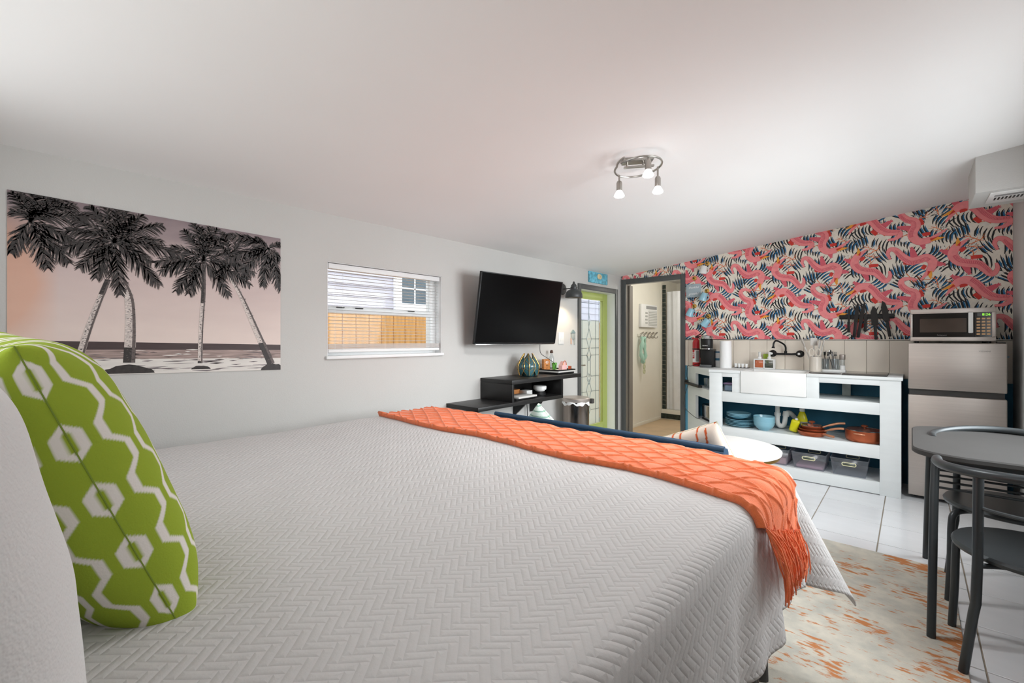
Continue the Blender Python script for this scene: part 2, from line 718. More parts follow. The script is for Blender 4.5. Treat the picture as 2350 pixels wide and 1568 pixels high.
for a in ((1.53, 0.022, 0.07), (1.30, 0.055, 0.13), (1.10, 0.045, 0.075), (0.80, 0.04, 0.07), (0.66, 0.055, 0.14), (0.42, 0.028, 0.06)):
    dia(*a)
m.tube([(cx_, 4.751, 1.786), (cx_, 4.751, 1.60)], 0.003, 6)
m.tube([(cx_, 4.751, 1.46), (cx_, 4.751, 1.43)], 0.003, 6)
m.tube([(cx_, 4.751, 0.36), (cx_, 4.751, 0.234)], 0.003, 6)
m.tube([(cx_, 4.70, 1.097), (cx_, 4.715, 1.06), (cx_, 4.715, 0.86), (cx_, 4.70, 0.834)], 0.003, 6)
m.tube([(cx_, 4.80, 1.097), (cx_, 4.787, 1.06), (cx_, 4.787, 0.86), (cx_, 4.80, 0.834)], 0.003, 6)
M('lead', (120, 132, 134), 0.4, metal=0.6)
m.build('lead_came', 'lead', door)
m = MB()
m.tube([(dx1, 4.43, 0.99), (dx1 + 0.05, 4.43, 0.99), (dx1 + 0.055, 4.50, 0.985), (dx1 + 0.055, 4.55, 0.985)], 0.008, 8)
m.lathe(disc_prof(0.025, 0.01), c=(dx1, 4.43, 0.99), mat=Matrix.Rotation(PI / 2, 4, 'Y'))
m.build('door_handle', 'nickel', door)

# ------------------------------------------------------------------ left window, blind
win = thing('window_1', 'white sash window in the grey side wall with a raised blind', 'window', (XL - 0.07, 1.84, 1.183))
win['kind'] = 'structure'
wy0, wy1, wz0, wz1 = 1.361, 2.314, 1.183, 1.81
m = MB()
for a in ((wy0, wy0 + 0.03, wz0, wz1), (wy1 - 0.06, wy1, wz0, wz1), (wy0 + 0.03, wy1 - 0.06, wz1 - 0.03, wz1), (wy0 + 0.03, wy1 - 0.06, wz0, wz0 + 0.045)):
    m.box(XL - TW + 0.01, XL - 0.075, *a, bev=0.003)
m.build('frame', 'white_trim', win)
m = MB()
m.box(XL - 0.075, XL - 0.05, wy0 + 0.03, wy1 - 0.06, 1.478, 1.512, bev=0.004)
m.box(XL - 0.10, XL - 0.075, wy0 + 0.03, wy1 - 0.06, 1.49, 1.525, bev=0.004)
mr = m.build('meeting_rail', 'white_trim', win)
for yy in (1.45, 1.59, 2.03):
    m = MB()
    m.box(XL - 0.062, XL - 0.045, yy, yy + 0.055, 1.512, 1.519, bev=0.002)
    m.build('sash_latch', 'black', mr)
for z0_, z1_, xx in ((1.228, 1.478, XL - 0.065), (1.525, 1.78, XL - 0.09)):
    m = MB()
    m.box(xx - 0.002, xx + 0.002, wy0 + 0.03, wy1 - 0.06, z0_, z1_)
    m.build('pane', 'window_glass', win)
m = MB()
m.box(XL - TW + 0.01, XL + 0.022, wy0 - 0.012, wy1 + 0.012, wz0 - 0.018, wz0 + 0.004, bev=0.004)
m.build('window_sill', 'white_trim', win)
m = MB()
m.box(XL - 0.075, XL, wy0 - 0.001, wy0 + 0.003, wz0 + 0.004, wz1)
m.box(XL - 0.075, XL, wy1 - 0.003, wy1 + 0.001, wz0 + 0.004, wz1)
m.box(XL - 0.075, XL, wy0, wy1, wz1 - 0.003, wz1 + 0.001)
m.build('reveal', 'white_trim', win)

bl = thing('window_blind', 'white slatted mini blind hanging in the side wall window', 'blind', (XL - 0.028, 1.84, 1.215))
m = MB()
m.box(XL - 0.045, XL - 0.008, wy0 + 0.012, wy1 - 0.012, 1.768, 1.803, bev=0.003)
m.build('headrail', 'white_trim', bl)
slat = None
ns = 21
for k in range(ns):
    zz = 1.752 - k * (1.752 - 1.285) / (ns - 1)
    if slat is None:
        m = MB()
        m.grid(lambda u, v: (XL - 0.040 + 0.025 * u, wy0 + 0.014 + (wy1 - wy0 - 0.028) * v, 0.002 * math.sin(PI * u)), 4, 1)
        m.grid(lambda u, v: (XL - 0.040 + 0.025 * u, wy0 + 0.014 + (wy1 - wy0 - 0.028) * v, 0.002 * math.sin(PI * u) - 0.0008), 4, 1)
        slat = m.build('slat', 'white_trim', bl, local=True, fix=False)
        slat.data.transform(Matrix.Translation((-(XL - 0.028), -1.84, 0)))
        slat.location = (0, 0, zz - 1.215)
    else:
        o = bpy.data.objects.new('slat', slat.data)
        COL.objects.link(o)
        o.parent = bl
        o.location = (0, 0, zz - 1.215)
M('blind_stack', (196, 190, 186), 0.6, var=0.05)
for k in range(5):
    m = MB()
    m.box(XL - 0.042, XL - 0.012, wy0 + 0.013, wy1 - 0.013, 1.232 + k * 0.007, 1.237 + k * 0.007)
    m.build('slat', 'blind_stack', bl)
m = MB()
m.box(XL - 0.043, XL - 0.011, wy0 + 0.013, wy1 - 0.013, 1.209, 1.228, bev=0.003)
m.build('bottom_rail', 'white_trim', bl)
for yy in (1.42, 1.475, 1.80, 2.23):
    m = MB()
    m.tube([(XL - 0.012, yy, 1.77), (XL - 0.012, yy, 1.225)], 0.0009, 5)
    m.build('ladder_cord', 'white_trim', bl)

# unseen window frame added in the right wall around the fill light
w2 = thing('added_window', 'unseen white window frame added in the right wall around the fill light', 'window', (XR + 0.06, 3.10, 0.9))
w2['kind'] = 'structure'
m = MB()
for a in ((2.15, 2.19, 0.9, 2.1), (4.01, 4.05, 0.9, 2.1), (2.19, 4.01, 2.06, 2.1), (2.19, 4.01, 0.9, 0.94), (3.08, 3.12, 0.94, 2.06)):
    m.box(XR + 0.03, XR + 0.09, *a, bev=0.003)
m.build('frame', 'white_trim', w2)

# ------------------------------------------------------------------ bathroom behind the doorway
m = MB()
m.box(-3.13, -3.03, YB + 0.12, 7.75, -0.05, 2.35)
struct(m.build('wall_bathroom_left', 'bath_wall'))
m = MB()
m.box(-3.03, -1.1, 7.65, 7.75, -0.05, 2.35)
struct(m.build('wall_bathroom_back', 'bath_wall'))
m = MB()
m.box(-1.1, -1.0, YB + 0.12, 7.75, -0.05, 2.35)
struct(m.build('wall_bathroom_right', 'bath_wall'))
m = MB()
m.box(-3.1, -1.0, YB + 0.12, 7.75, 2.26, 2.35)
struct(m.build('ceiling_bathroom', 'ceiling'))
m = MB()
m.box(-3.03, -1.1, YB + 0.121, 7.65, -0.05, 0.0)
struct(m.build('floor_bathroom', 'bath_floor'))
m = MB()
m.box(-3.03, -3.018, YB + 0.13, 6.97, 0, 0.05, bev=0.002)
struct(m.build('baseboard_bathroom', 'bath_wall'))
m = MB()
m.box(-3.03, -1.1, 7.0, 7.10, 0.0, 0.16, bev=0.006)
curb = struct(m.build('trim_3', 'bath_wall'))
m = MB()
m.box(-3.028, -1.11, 6.994, 7.0, 0.015, 0.095)
m.build('tile_band', 'mosaic', curb)
m = MB()
m.box(-3.03, -3.022, 6.99, 7.012, 0.16, 2.2, bev=0.002)
m.build('corner_trim', 'bath_wall', curb)
mt = None
for k in range(28):
    if mt is None:
        m = MB()
        m.box(-3.018, -2.962, 7.018, 7.03, 0, 0.066, bev=0.003, seg=1)
        mt = m.build('tile', 'mosaic', curb, local=True)
        mt.data.transform(Matrix.Translation((2.065, -7.05, 0)))
    else:
        o = bpy.data.objects.new('tile', mt.data)
        COL.objects.link(o)
        o.parent = curb
        mt_ = o
    (mt if k == 0 else mt_).location = Vector((-2.065, 7.05, 0.165 + 0.072 * k)) - ORG[curb.name]
m = MB()
m.grid(lambda u, v: (-2.955 + 1.1 * u, 7.05 + 0.012 * math.sin(u * 40) + 0.006 * math.sin(u * 91 + v * 3), 0.165 + 1.9 * v), 90, 6)
cu_ = m.build('curtain', 'curtain', None, fix=False)
tag(cu_, 'pale glossy shower curtain hanging behind the bathroom doorway', 'curtain')
cu_.name = 'shower_curtain'
m = MB()
m.lathe([(0, 0), (0.13, 0), (0.14, 0.02), (0.11, 0.05), (0, 0.06)], c=(-2.0, 6.1, 2.2))
bl_ = m.build('bathroom_ceiling_light', 'bulb')  # glowing disc added above the doorway view as bathroom fill
tag(bl_, 'unseen round glowing disc added to brighten the bathroom', 'light')
light('bathroom_glow', 'POINT', (-2.0, 6.1, 2.08), 13, (1.0, 0.96, 0.88), shadow_soft_size=0.12)  # point light added out of view to brighten the bathroom

# ------------------------------------------------------------------ outside: ground, fence, neighbour's house
m = MB()
m.box(-14, -3.2, -6, 20, -0.3, -0.15)
struct(m.build('ground', 'ground'))
fence = thing('wooden_fence', 'cedar plank fence standing outside the side window', 'fence', (-4.3, 4.0, -0.15))
pk = None
for k in range(66):
    y_ = 0.4 + k * 0.15
    if pk is None:
        m = MB()
        m.box(-0.011, 0.011, 0.003, 0.146, 0, 1.75, bev=0.002, seg=1)
        pk = m.build('plank', 'cedar', fence, local=True)
        o = pk
    else:
        o = bpy.data.objects.new('plank', pk.data)
        COL.objects.link(o)
        o.parent = fence
    o.location = (0, y_ - 4.0, -0.02 * (k % 3 == 1))
m = MB()
m.box(-4.35, -4.312, 0.4, 10.3, 0.2, 0.29)
m.box(-4.35, -4.312, 0.4, 10.3, 1.2, 1.29)
m.build('rail', 'cedar', fence)
house = thing('neighbor_house', 'pale lilac clapboard house with a white window beyond the fence', 'house', (-6.6, 5.0, -0.15))
m = MB()
m.box(-6.9, -6.62, -3, 16, -0.15, 5.0)
m.build('wall', 'siding', house)
bd = None
for k in range(26):
    if bd is None:
        m = MB()
        m.prism([(0, 0), (0.030, 0), (0.008, 0.185), (0, 0.185)], lambda u, v, t: (u, t, v), -8.0, 11.0)
        bd = m.build('siding_board', 'siding', house, local=True)
        o = bd
    else:
        o = bpy.data.objects.new('siding_board', bd.data)
        COL.objects.link(o)
        o.parent = house
    o.location = (-0.02, 0, 0.1 + 0.17 * k)
hw = None
for (a, b) in ((4.30, 5.45),):
    m = MB()
    for q in ((a, a + 0.13, 1.80, 3.1), (b - 0.13, b, 1.80, 3.1), (a + 0.13, b - 0.13, 1.80, 1.92), (a + 0.13, b - 0.13, 2.98, 3.1)):
        m.box(-6.60, -6.53, *q)
    fr = m.build('window', 'ext_white', house)
    m = MB()
    m.box(-6.59, -6.585, a + 0.13, b - 0.13, 1.92, 2.98)
    m.build('pane', 'ext_glass', fr)
    m = MB()
    for k in (1, 2):
        yy = a + 0.13 + (b - a - 0.26) * k / 3
        m.box(-6.585, -6.57, yy - 0.012, yy + 0.012, 1.92, 2.98)
    for k in (1, 2, 3):
        zz = 1.92 + 1.06 * k / 4
        m.box(-6.585, -6.57, a + 0.13, b - 0.13, zz - 0.012, zz + 0.012)
    m.build('glazing_bar', 'ext_white', fr)

# ------------------------------------------------------------------ wallpaper (flat print on the back wall)
def clip(poly, region):
    for i in range(len(region)):
        a, b = region[i], region[(i + 1) % len(region)]
        out = []
        n = len(poly)
        if n == 0:
            return []
        for j in range(n):
            p, q = poly[j], poly[(j + 1) % n]
            sp = (b[0] - a[0]) * (p[1] - a[1]) - (b[1] - a[1]) * (p[0] - a[0])
            sq = (b[0] - a[0]) * (q[1] - a[1]) - (b[1] - a[1]) * (q[0] - a[0])
            if sp >= 0:
                out.append(p)
            if sp * sq < 0:
                t = sp / (sp - sq)
                out.append((p[0] + (q[0] - p[0]) * t, p[1] + (q[1] - p[1]) * t))
        poly = out
    return poly


REG = [[(-2.006, 1.297), (XR - 0.001, 1.297), (XR - 0.001, zc(XR)), (-2.006, zc(-2.006))],
       [(XL + 0.001, 2.079), (-2.006, 2.079), (-2.006, zc(-2.006)), (XL + 0.001, zc(XL))]]
CROC = {
 'A': dict(spine=[(0.022, 0.274), (0.004, 0.331), (0.022, 0.365), (0.057, 0.356), (0.087, 0.316), (0.118, 0.276), (0.165, 0.243), (0.217, 0.25), (0.262, 0.263), (0.298, 0.232), (0.301, 0.188), (0.282, 0.142)], jp=(0.224, 0.069), jy=(0.291, 0.071), legs=[(0.184, 0.272, 0.168, 0.35), (0.307, 0.205, 0.366, 0.194)], red=[(0.111, 0.234, 0.191, 0.216), (0.237, 0.164, 0.256, 0.198)]),
 'B': dict(spine=[(0.013, 0.17), (0.021, 0.128), (0.004, 0.088), (-0.02, 0.086), (-0.052, 0.13), (-0.091, 0.171), (-0.157, 0.187), (-0.209, 0.211), (-0.239, 0.267), (-0.224, 0.322), (-0.205, 0.339)], jp=(-0.141, 0.394), jy=(-0.209, 0.41), legs=[(-0.247, 0.277, -0.3, 0.307), (-0.165, 0.174, -0.142, 0.106)], red=[(-0.131, 0.231, -0.063, 0.233), (-0.194, 0.29, -0.165, 0.32)]),
 'C': dict(spine=[(0.668, -0.179), (0.718, -0.173), (0.753, -0.147), (0.742, -0.118), (0.696, -0.115), (0.646, -0.096), (0.601, -0.051), (0.567, 0.001), (0.52, 0.042), (0.467, 0.039), (0.437, 0.007)], jp=(0.382, -0.083), jy=(0.357, -0.028), legs=[(0.479, 0.042, 0.431, 0.08), (0.629, -0.049, 0.685, -0.013)], red=[(0.555, -0.073, 0.59, -0.117), (0.467, -0.004, 0.514, 0.009)]),
 'D': dict(spine=[(0.201, 0.071), (0.151, 0.088), (0.104, 0.079), (0.098, 0.035), (0.135, -0.013), (0.184, -0.039), (0.194, -0.084), (0.175, -0.132), (0.178, -0.181), (0.217, -0.223), (0.288, -0.217)], jp=(0.391, -0.139), jy=(0.379, -0.207), legs=[(0.165, -0.1, 0.087, -0.077), (0.23, -0.219, 0.243, -0.272)], red=[(0.22, -0.024, 0.237, -0.078), (0.237, -0.166, 0.288, -0.16)])}
UW, UH = 0.665, 0.632
INK = ['paper', 'ink_black', 'ink_blue', 'ink_orange', 'ink_white', 'ink_pink', 'ink_rose', 'ink_red', 'ink_yellow', 'ink_teal']
for n_, c_ in zip(INK, [(244, 236, 222), (44, 44, 46), (44, 112, 158), (232, 124, 66), (240, 234, 224), (250, 150, 152), (226, 104, 118), (218, 66, 58), (246, 170, 70), (30, 74, 104)]):
    M(n_, c_, 0.7, var=0.05, vs=40)
PR = []      # (layer, ink index, polygon) of one repeat
NRIB = [0]


def rib2(pts, wid, layer, ink):
    k = len(pts)
    E_ = []
    for i in range(k):
        a, b = pts[max(0, i - 1)], pts[min(k - 1, i + 1)]
        dx, dy = b[0] - a[0], b[1] - a[1]
        l = math.hypot(dx, dy) or 1
        w_ = wid[i] if isinstance(wid, (list, tuple)) else wid
        E_.append(((pts[i][0] - dy / l * w_ / 2, pts[i][1] + dx / l * w_ / 2), (pts[i][0] + dy / l * w_ / 2, pts[i][1] - dx / l * w_ / 2)))
    NRIB[0] += 1
    for q, ((a, b), (c, d)) in enumerate(zip(E_[:-1], E_[1:])):
        PR.append((layer + (NRIB[0] % 24) / 30 + (q % 2) / 70, ink, [a, b, d, c]))
    return E_


rng = random.Random(11)
# bundles of zebra strokes, fronds and twigs
for cxu in range(5):
    for cyu in range(5):
        bx = (cxu + 0.5 + rng.uniform(-.2, .2)) * UW / 5
        by = (cyu + 0.5 + rng.uniform(-.2, .2)) * UH / 5
        ang = rng.uniform(0.15 * PI, 0.85 * PI)
        nst = rng.randint(4, 6)
        cur = rng.uniform(-0.9, 0.9)
        blue = rng.random() < 0.6
        for s in range(nst):
            off = (s - nst / 2) * 0.026
            ln = rng.uniform(0.05, 0.075)
            pts = []
            for q in range(7):
                tt = (q / 6 - 0.5) * 2
                a_ = ang + cur * tt * 0.45 + off * 1.6
                px = bx + math.cos(ang + PI / 2) * off + math.cos(a_) * ln * tt
                py = by + math.sin(ang + PI / 2) * off + math.sin(a_) * ln * tt
                pts.append((px + rng.uniform(-.002, .002), py + rng.uniform(-.002, .002)))
            w0 = rng.uniform(0.0095, 0.014)
            wd = [w0 * f for f in (0.35, 0.85, 1, 1.1, 1, 0.7, 0.15)]
            ink = 1
            rib2(pts, wd, 1, ink)
            if blue or rng.random() < 0.35:
                rib2([(p[0] + w0 * 0.9, p[1] + 0.003) for p in pts[1:6]], [w0 * f for f in (.3, .8, .9, .8, .2)], 1, 2)
for k in range(22):
    bx, by = rng.uniform(0, UW), rng.uniform(0, UH)
    a0 = rng.uniform(0, 2 * PI)
    for s in range(9):
        a_ = a0 + (s - 4) * 0.24
        ln = rng.uniform(0.045, 0.07)
        pts = [(bx + math.cos(a_) * ln * t, by + math.sin(a_) * ln * t + 0.006 * t * t) for t in (0.1, 0.4, 0.7, 1)]
        rib2(pts, [0.004, 0.010, 0.008, 0.001], 2, 4)
    if k % 3 == 0:
        for s in range(12):
            a_ = rng.uniform(0, 2 * PI)
            d_ = rng.uniform(0.01, 0.04)
            p = (bx + math.cos(a_) * d_, by + math.sin(a_) * d_)
            rib2([p, (p[0] + 0.006, p[1] + 0.012)], 0.004, 3, 1)
    if k % 3 != 1:
        tip = (bx + math.cos(a0) * 0.11, by + math.sin(a0) * 0.11)
        rib2([(bx, by), ((bx + tip[0]) / 2 + 0.006, (by + tip[1]) / 2), tip], [0.0065, 0.005, 0.0025], 3, 3)
        for s, f in ((1, .35), (-1, .55), (1, .75)):
            p = (bx + (tip[0] - bx) * f, by + (tip[1] - by) * f)
            rib2([p, (p[0] + math.cos(a0 + s * .7) * 0.04, p[1] + math.sin(a0 + s * .7) * 0.04)], [0.005, 0.0025], 3, 3)
for C in CROC.values():
    sp = [tuple(v) for v in catmull(C['spine'], 6)]
    n = len(sp)
    wd = []
    for i in range(n):
        t = i / (n - 1)
        wd.append(0.010 + 0.052 * min(1, (t / 0.55)) ** 0.8 * (1 - 0.25 * max(0, (t - 0.8) / 0.2)))
    for lg in C['legs']:
        a, b = lg[:2], lg[2:]
        mid = ((a[0] + b[0]) / 2, (a[1] + b[1]) / 2)
        rib2([a, mid, b], [0.05, 0.042, 0.03], 4, 6)
        dx, dy = b[0] - a[0], b[1] - a[1]
        l = math.hypot(dx, dy)
        for s in (-0.6, 0, 0.6):
            an = math.atan2(dy, dx) + s
            rib2([b, (b[0] + math.cos(an) * 0.022, b[1] + math.sin(an) * 0.022)], [0.016, 0.004], 4, 6)
    for rd in C['red']:
        rib2([rd[:2], ((rd[0] + rd[2]) / 2, (rd[1] + rd[3]) / 2), rd[2:]], [0.028, 0.032, 0.026], 4, 7)
    edges = rib2(sp, [w_ + 0.005 for w_ in wd], 5, 6)
    rib2(sp, wd, 6, 5)
    hd = sp[-1]
    pv = sp[-4]
    rib2([pv, hd, C['jp']], [0.05, 0.044, 0.008], 6, 5)
    mid = ((hd[0] + C['jy'][0]) / 2, (hd[1] + C['jy'][1]) / 2)
    rib2([hd, mid, C['jy']], [0.03, 0.026, 0.004], 7, 8)
    rib2([hd, ((hd[0] + C['jy'][0] * .5 + C['jp'][0] * .5) / 2, (hd[1] + C['jy'][1] * .5 + C['jp'][1] * .5) / 2)], [0.02, 0.004], 8, 7)
    # the ridged back
    lo, hi = int(n * 0.28), int(n * 0.80)
    bl2 = []
    for i in range(lo, hi):
        (a, b) = edges[i]
        bl2.append((b[0] * .66 + a[0] * .34, b[1] * .66 + a[1] * .34))
    rib2(bl2, [wd[i] * 0.44 for i in range(lo, hi)], 7, 6)
    for i in range(lo, hi - 1):
        for f in (0.0,):
            a = tuple(edges[i][0][q] * (1 - f) + edges[i + 1][0][q] * f for q in (0, 1))
            b = tuple(edges[i][1][q] * (1 - f) + edges[i + 1][1][q] * f for q in (0, 1))
            p = (b[0] * .84 + a[0] * .16, b[1] * .84 + a[1] * .16)
            q_ = (b[0] * .50 + a[0] * .50, b[1] * .50 + a[1] * .50)
            rib2([p, q_], 0.0036, 8, 5)
m = MB()
m.flat = True
yw = YB - 0.0006


def wp(poly, layer):
    return [(p[0], yw - 0.0006 * layer, p[1]) for p in poly]


for r_ in REG:
    m.mi = 0
    m.poly(wp(r_, 0))
for (layer, ink, poly) in PR:
    for i in range(-5, 3):
        for j in range(-1, 3):
            ox, oz = -0.166 + i * UW, 1.75 + j * UH - (UH if False else 0)
            pp = [(p[0] + ox, p[1] + oz) for p in poly]
            ar = sum(pp[q][0] * pp[(q + 1) % 4][1] - pp[(q + 1) % 4][0] * pp[q][1] for q in range(4))
            for r_ in REG:
                if max(p[0] for p in pp) < r_[0][0] or min(p[0] for p in pp) > r_[1][0]:
                    continue
                if max(p[1] for p in pp) < r_[0][1]:
                    continue
                c_ = clip(pp, r_)
                if len(c_) >= 3:
                    m.mi = ink
                    m.poly(wp(c_, layer))
m.build('wallpaper', INK, wall_back, fix=False)
# ================================================================== BED
BXL, BXR, BYF, BZ = -2.50, -0.395, 1.965, 0.806     # mattress left / right / foot edge, cover top
bed = thing('bed', 'king size bed with a charcoal pleated skirt under the white coverlet', 'bed', (-1.42, 0.9, 0))
m = MB()
m.box(BXL, BXR - 0.03, -0.20, BYF - 0.03, 0.44, BZ - 0.02, bev=0.06, seg=4)
m.build('mattress', 'white_fabric', bed)
m = MB()
m.box(BXL + 0.02, BXR - 0.08, -0.20, BYF - 0.08, 0.14, 0.44, bev=0.01)
m.build('box_spring', 'dark_grey', bed)
m = MB()
path = [(BXR - 0.03, -0.18), (BXR - 0.03, BYF - 0.04), (BXL + 0.02, BYF - 0.04)]


def skirt(u, v):
    l1 = BYF - 0.04 + 0.18
    l2 = (BXR - 0.03) - (BXL + 0.02)
    s = u * (l1 + l2)
    am = (0.006 + 0.010 * (1 - v))
    wv = am * (math.sin(s * 95) + 0.6 * math.sin(s * 61 + 1.3))
    if s < l1:
        return (BXR - 0.03 + wv, -0.18 + s, 0.012 + 0.45 * v)
    return (BXR - 0.03 - (s - l1), BYF - 0.04 + wv, 0.012 + 0.45 * v)


m.grid(skirt, 760, 5)
m.build('bed_skirt', 'skirt', bed, fix=False)
m = MB()
for sx in (BXL + 0.1, BXR - 0.15):
    for sy in (-0.1, BYF - 0.2):
        mm = MB()
        mm.box(sx - 0.03, sx + 0.03, sy - 0.03, sy + 0.03, 0.0 if sx < -1 else 0.0087, 0.14, bev=0.004)
        mm.build('leg', 'black', bed)
m.bm.free()

RB = 0.065


def drape_prof(r, beta):
    L0 = RB * PI / 2
    if r <= L0:
        a = r / RB
        return RB * math.sin(a), RB * (1 - math.cos(a))
    l = r - L0
    return RB + l * math.sin(beta), RB + l * math.cos(beta)


def cloth(p, q, off=0.0, wr=1.0):
    """cloth coordinates (metres from the origin, measured along the cloth) to space"""
    dp, dq = p - BXR, q - BYF
    dl = BXL - p
    nz = mnoise.noise(Vector((p * 2.2, q * 2.2, 0.3))) * 0.006 + mnoise.noise(Vector((p * 6, q * 6, 4.3))) * 0.0035
    nz *= wr
    if dl > 0:
        o, d = drape_prof(dl, 0.03)
        base = cloth(BXL, q, off, wr)
        return Vector((BXL - o - off, base.y, base.z - d))
    if dp <= 0 and dq <= 0:
        return Vector((p, q, BZ + nz + off))
    a, b = max(dp, 0), max(dq, 0)
    r = math.hypot(a, b)
    ph = math.atan2(b, a)
    beta = 0.06 + 0.44 * math.sin(2 * ph) ** 2
    L0 = RB * PI / 2
    hang = max(0.0, r - L0)
    rip = 0.0
    if b == 0:
        rip = hang * (0.05 * math.sin(q * 13 + 0.8) + 0.03 * math.sin(q * 29))
    elif a == 0:
        rip = hang * (0.06 * math.sin(p * 12))
    o, d = drape_prof(r, beta)
    o += rip * wr
    nx, nzz = math.sin(min(r / RB, PI / 2)), math.cos(min(r / RB, PI / 2))
    o += off * nx
    return Vector((BXR * (1 if dp > 0 else 0) + (p if dp <= 0 else 0) + o * math.cos(ph),
                   (BYF if dq > 0 else q) + o * math.sin(ph),
                   BZ - d + off * nzz + nz * (1 - min(1, r / 0.15)) + hang * 0.0))


def quilt_mat():
    mt = bpy.data.materials.new('quilt')
    mt.use_nodes = True
    nt = mt.node_tree
    t = NT(nt)
    b = nt.nodes['Principled BSDF']
    b.inputs['Base Color'].default_value = lin((202, 200, 199))
    b.inputs['Roughness'].default_value = 0.95
    b.inputs['Specular IOR Level'].default_value = 0.2
    uv = t.node('ShaderNodeUVMap')
    # slight waviness
    nz = t.node('ShaderNodeTexNoise')
    nz.inputs['Scale'].default_value = 3.5
    t.link(uv.outputs[0], nz.inputs['Vector'])
    mx = t.node('ShaderNodeVectorMath', operation='MULTIPLY_ADD')
    t.link(nz.outputs['Color'], mx.inputs[0])
    mx.inputs[1].default_value = (0.02, 0.02, 0)
    t.link(uv.outputs[0], mx.inputs[2])
    se = t.node('ShaderNodeSeparateXYZ')
    t.link(mx.outputs[0], se.inputs[0])
    X_, Y_ = se.outputs[0], se.outputs[1]
    wb, n = 0.0168, 3
    k = 0.70711 / wb
    u = t.m('MULTIPLY', t.m('ADD', X_, Y_), k)
    v = t.m('MULTIPLY', t.m('SUBTRACT', Y_, X_), k)
    fu, fv = t.m('FRACT', u), t.m('FRACT', v)
    iu, iv = t.m('FLOOR', u), t.m('FLOOR', v)
    kk = t.m('FLOORED_MODULO', t.m('SUBTRACT', iu, iv), 2 * n)
    hor = t.m('LESS_THAN', kk, n - 0.5)
    along_h = t.m('ADD', kk, fu)
    along_v = t.m('ADD', t.m('SUBTRACT', 2 * n - 1, kk), fv)

    def mixv(a, c):
        return t.m('ADD', t.m('MULTIPLY', a, hor), t.m('MULTIPLY', c, t.m('SUBTRACT', 1, hor)))
    al = mixv(along_h, along_v)
    ac = mixv(fv, fu)
    d1 = t.m('MINIMUM', al, t.m('SUBTRACT', n, al))
    d2 = t.m('MINIMUM', ac, t.m('SUBTRACT', 1, ac))
    d = t.m('MINIMUM', t.m('MULTIPLY', d1, 0.8), d2)
    e = t.m('MINIMUM', t.m('MULTIPLY', d, 2.2), 1.0)
    h = t.m('SUBTRACT', 1, t.m('POWER', t.m('SUBTRACT', 1, e), 2.2))
    n2 = t.node('ShaderNodeTexNoise')
    n2.inputs['Scale'].default_value = 38
    n2.inputs['Detail'].default_value = 4
    t.link(uv.outputs[0], n2.inputs['Vector'])
    h2 = t.m('ADD', h, t.m('MULTIPLY', n2.outputs[0], 1.5))
    bp = t.node('ShaderNodeBump')
    bp.inputs['Strength'].default_value = 0.42
    bp.inputs['Distance'].default_value = 0.0042
    t.link(h2, bp.inputs['Height'])
    t.link(bp.outputs[0], b.inputs['Normal'])
    MATS['quilt'] = mt


quilt_mat()
P0, P1, Q0, Q1 = BXL - 0.12, BXR + 0.465, -0.24, BYF + 0.465
m = MB()
cp = lambda u, v: (P0 + (P1 - P0) * u, Q0 + (Q1 - Q0) * v)


def tuck(p, q):                                # the cloth sags a little behind the pillows
    return cloth(p, q)


m.grid(lambda u, v: tuck(*cp(u, v)), 230, 230, uv=cp)
cov = m.build('coverlet', 'quilt', fix=False, angle=180)
tag(cov, 'white quilted herringbone coverlet spread over the bed', 'coverlet')
md = cov.modifiers.new('thick', 'SOLIDIFY')
md.thickness = 0.006
md.offset = -1

# ------------------------------------------------------------------ orange throw
thr = thing('throw_blanket', 'orange diamond knit throw with fringe laid across the foot of the bed', 'blanket', (-1.4, 1.75, BZ))
T0 = BXL - 0.02


def throw_pt(u, v):
    T1 = BXR + 0.085 + 0.16 * v
    p = T0 + (T1 - T0) * u
    # front edge wanders; it swings towards the head where it hangs
    g = max(0, (p - (BXR - 0.40)) / 0.5)
    q0 = 1.53 - 0.11 * g + 0.010 * math.sin(p * 7) - 0.02 * math.exp(-((p + 0.95) / 0.25) ** 2)
    q1 = BYF + 0.05 - 0.09 * min(1, g) + 0.012 * math.sin(p * 3)
    return p, q0 + (q1 - q0) * v


def throw_off(p, q, u, v):
    ridge = 0.0
    for sgn in (1, -1):
        f = (p / 0.145 + sgn * q / 0.092 + 0.05 * math.sin(9 * p))
        d = abs(f - round(f)) * 0.078
        ridge = max(ridge, math.exp(-(d / 0.0034) ** 2))
    fold = 0.004 * mnoise.noise(Vector((p * 3.0, q * 9.0, 1.0))) + 0.004 * mnoise.noise(Vector((p * 11, q * 16, 7.0)))
    edge = min(v, 1 - v)
    roll = 0.012 * max(0, 1 - (edge / 0.06) ** 2) if edge < 0.06 and v < 0.5 else 0
    g = max(0.0, min(1.0, (p + 1.1) / 0.9))
    fold += g * 0.010 * (math.sin(v * 17 + p * 2.5) * 0.6 + 0.4 * math.sin(v * 31 + 1)) * (1 if v < 0.75 else 0.5)
    return 0.012 + 0.0062 * ridge + max(fold, -0.006) + roll


def throw_w(u, v):
    p, q = throw_pt(u, v)
    o = throw_off(p, q, u, v)
    if v <= 0.0:
        o = 0.001
    return cloth(p, q, o)


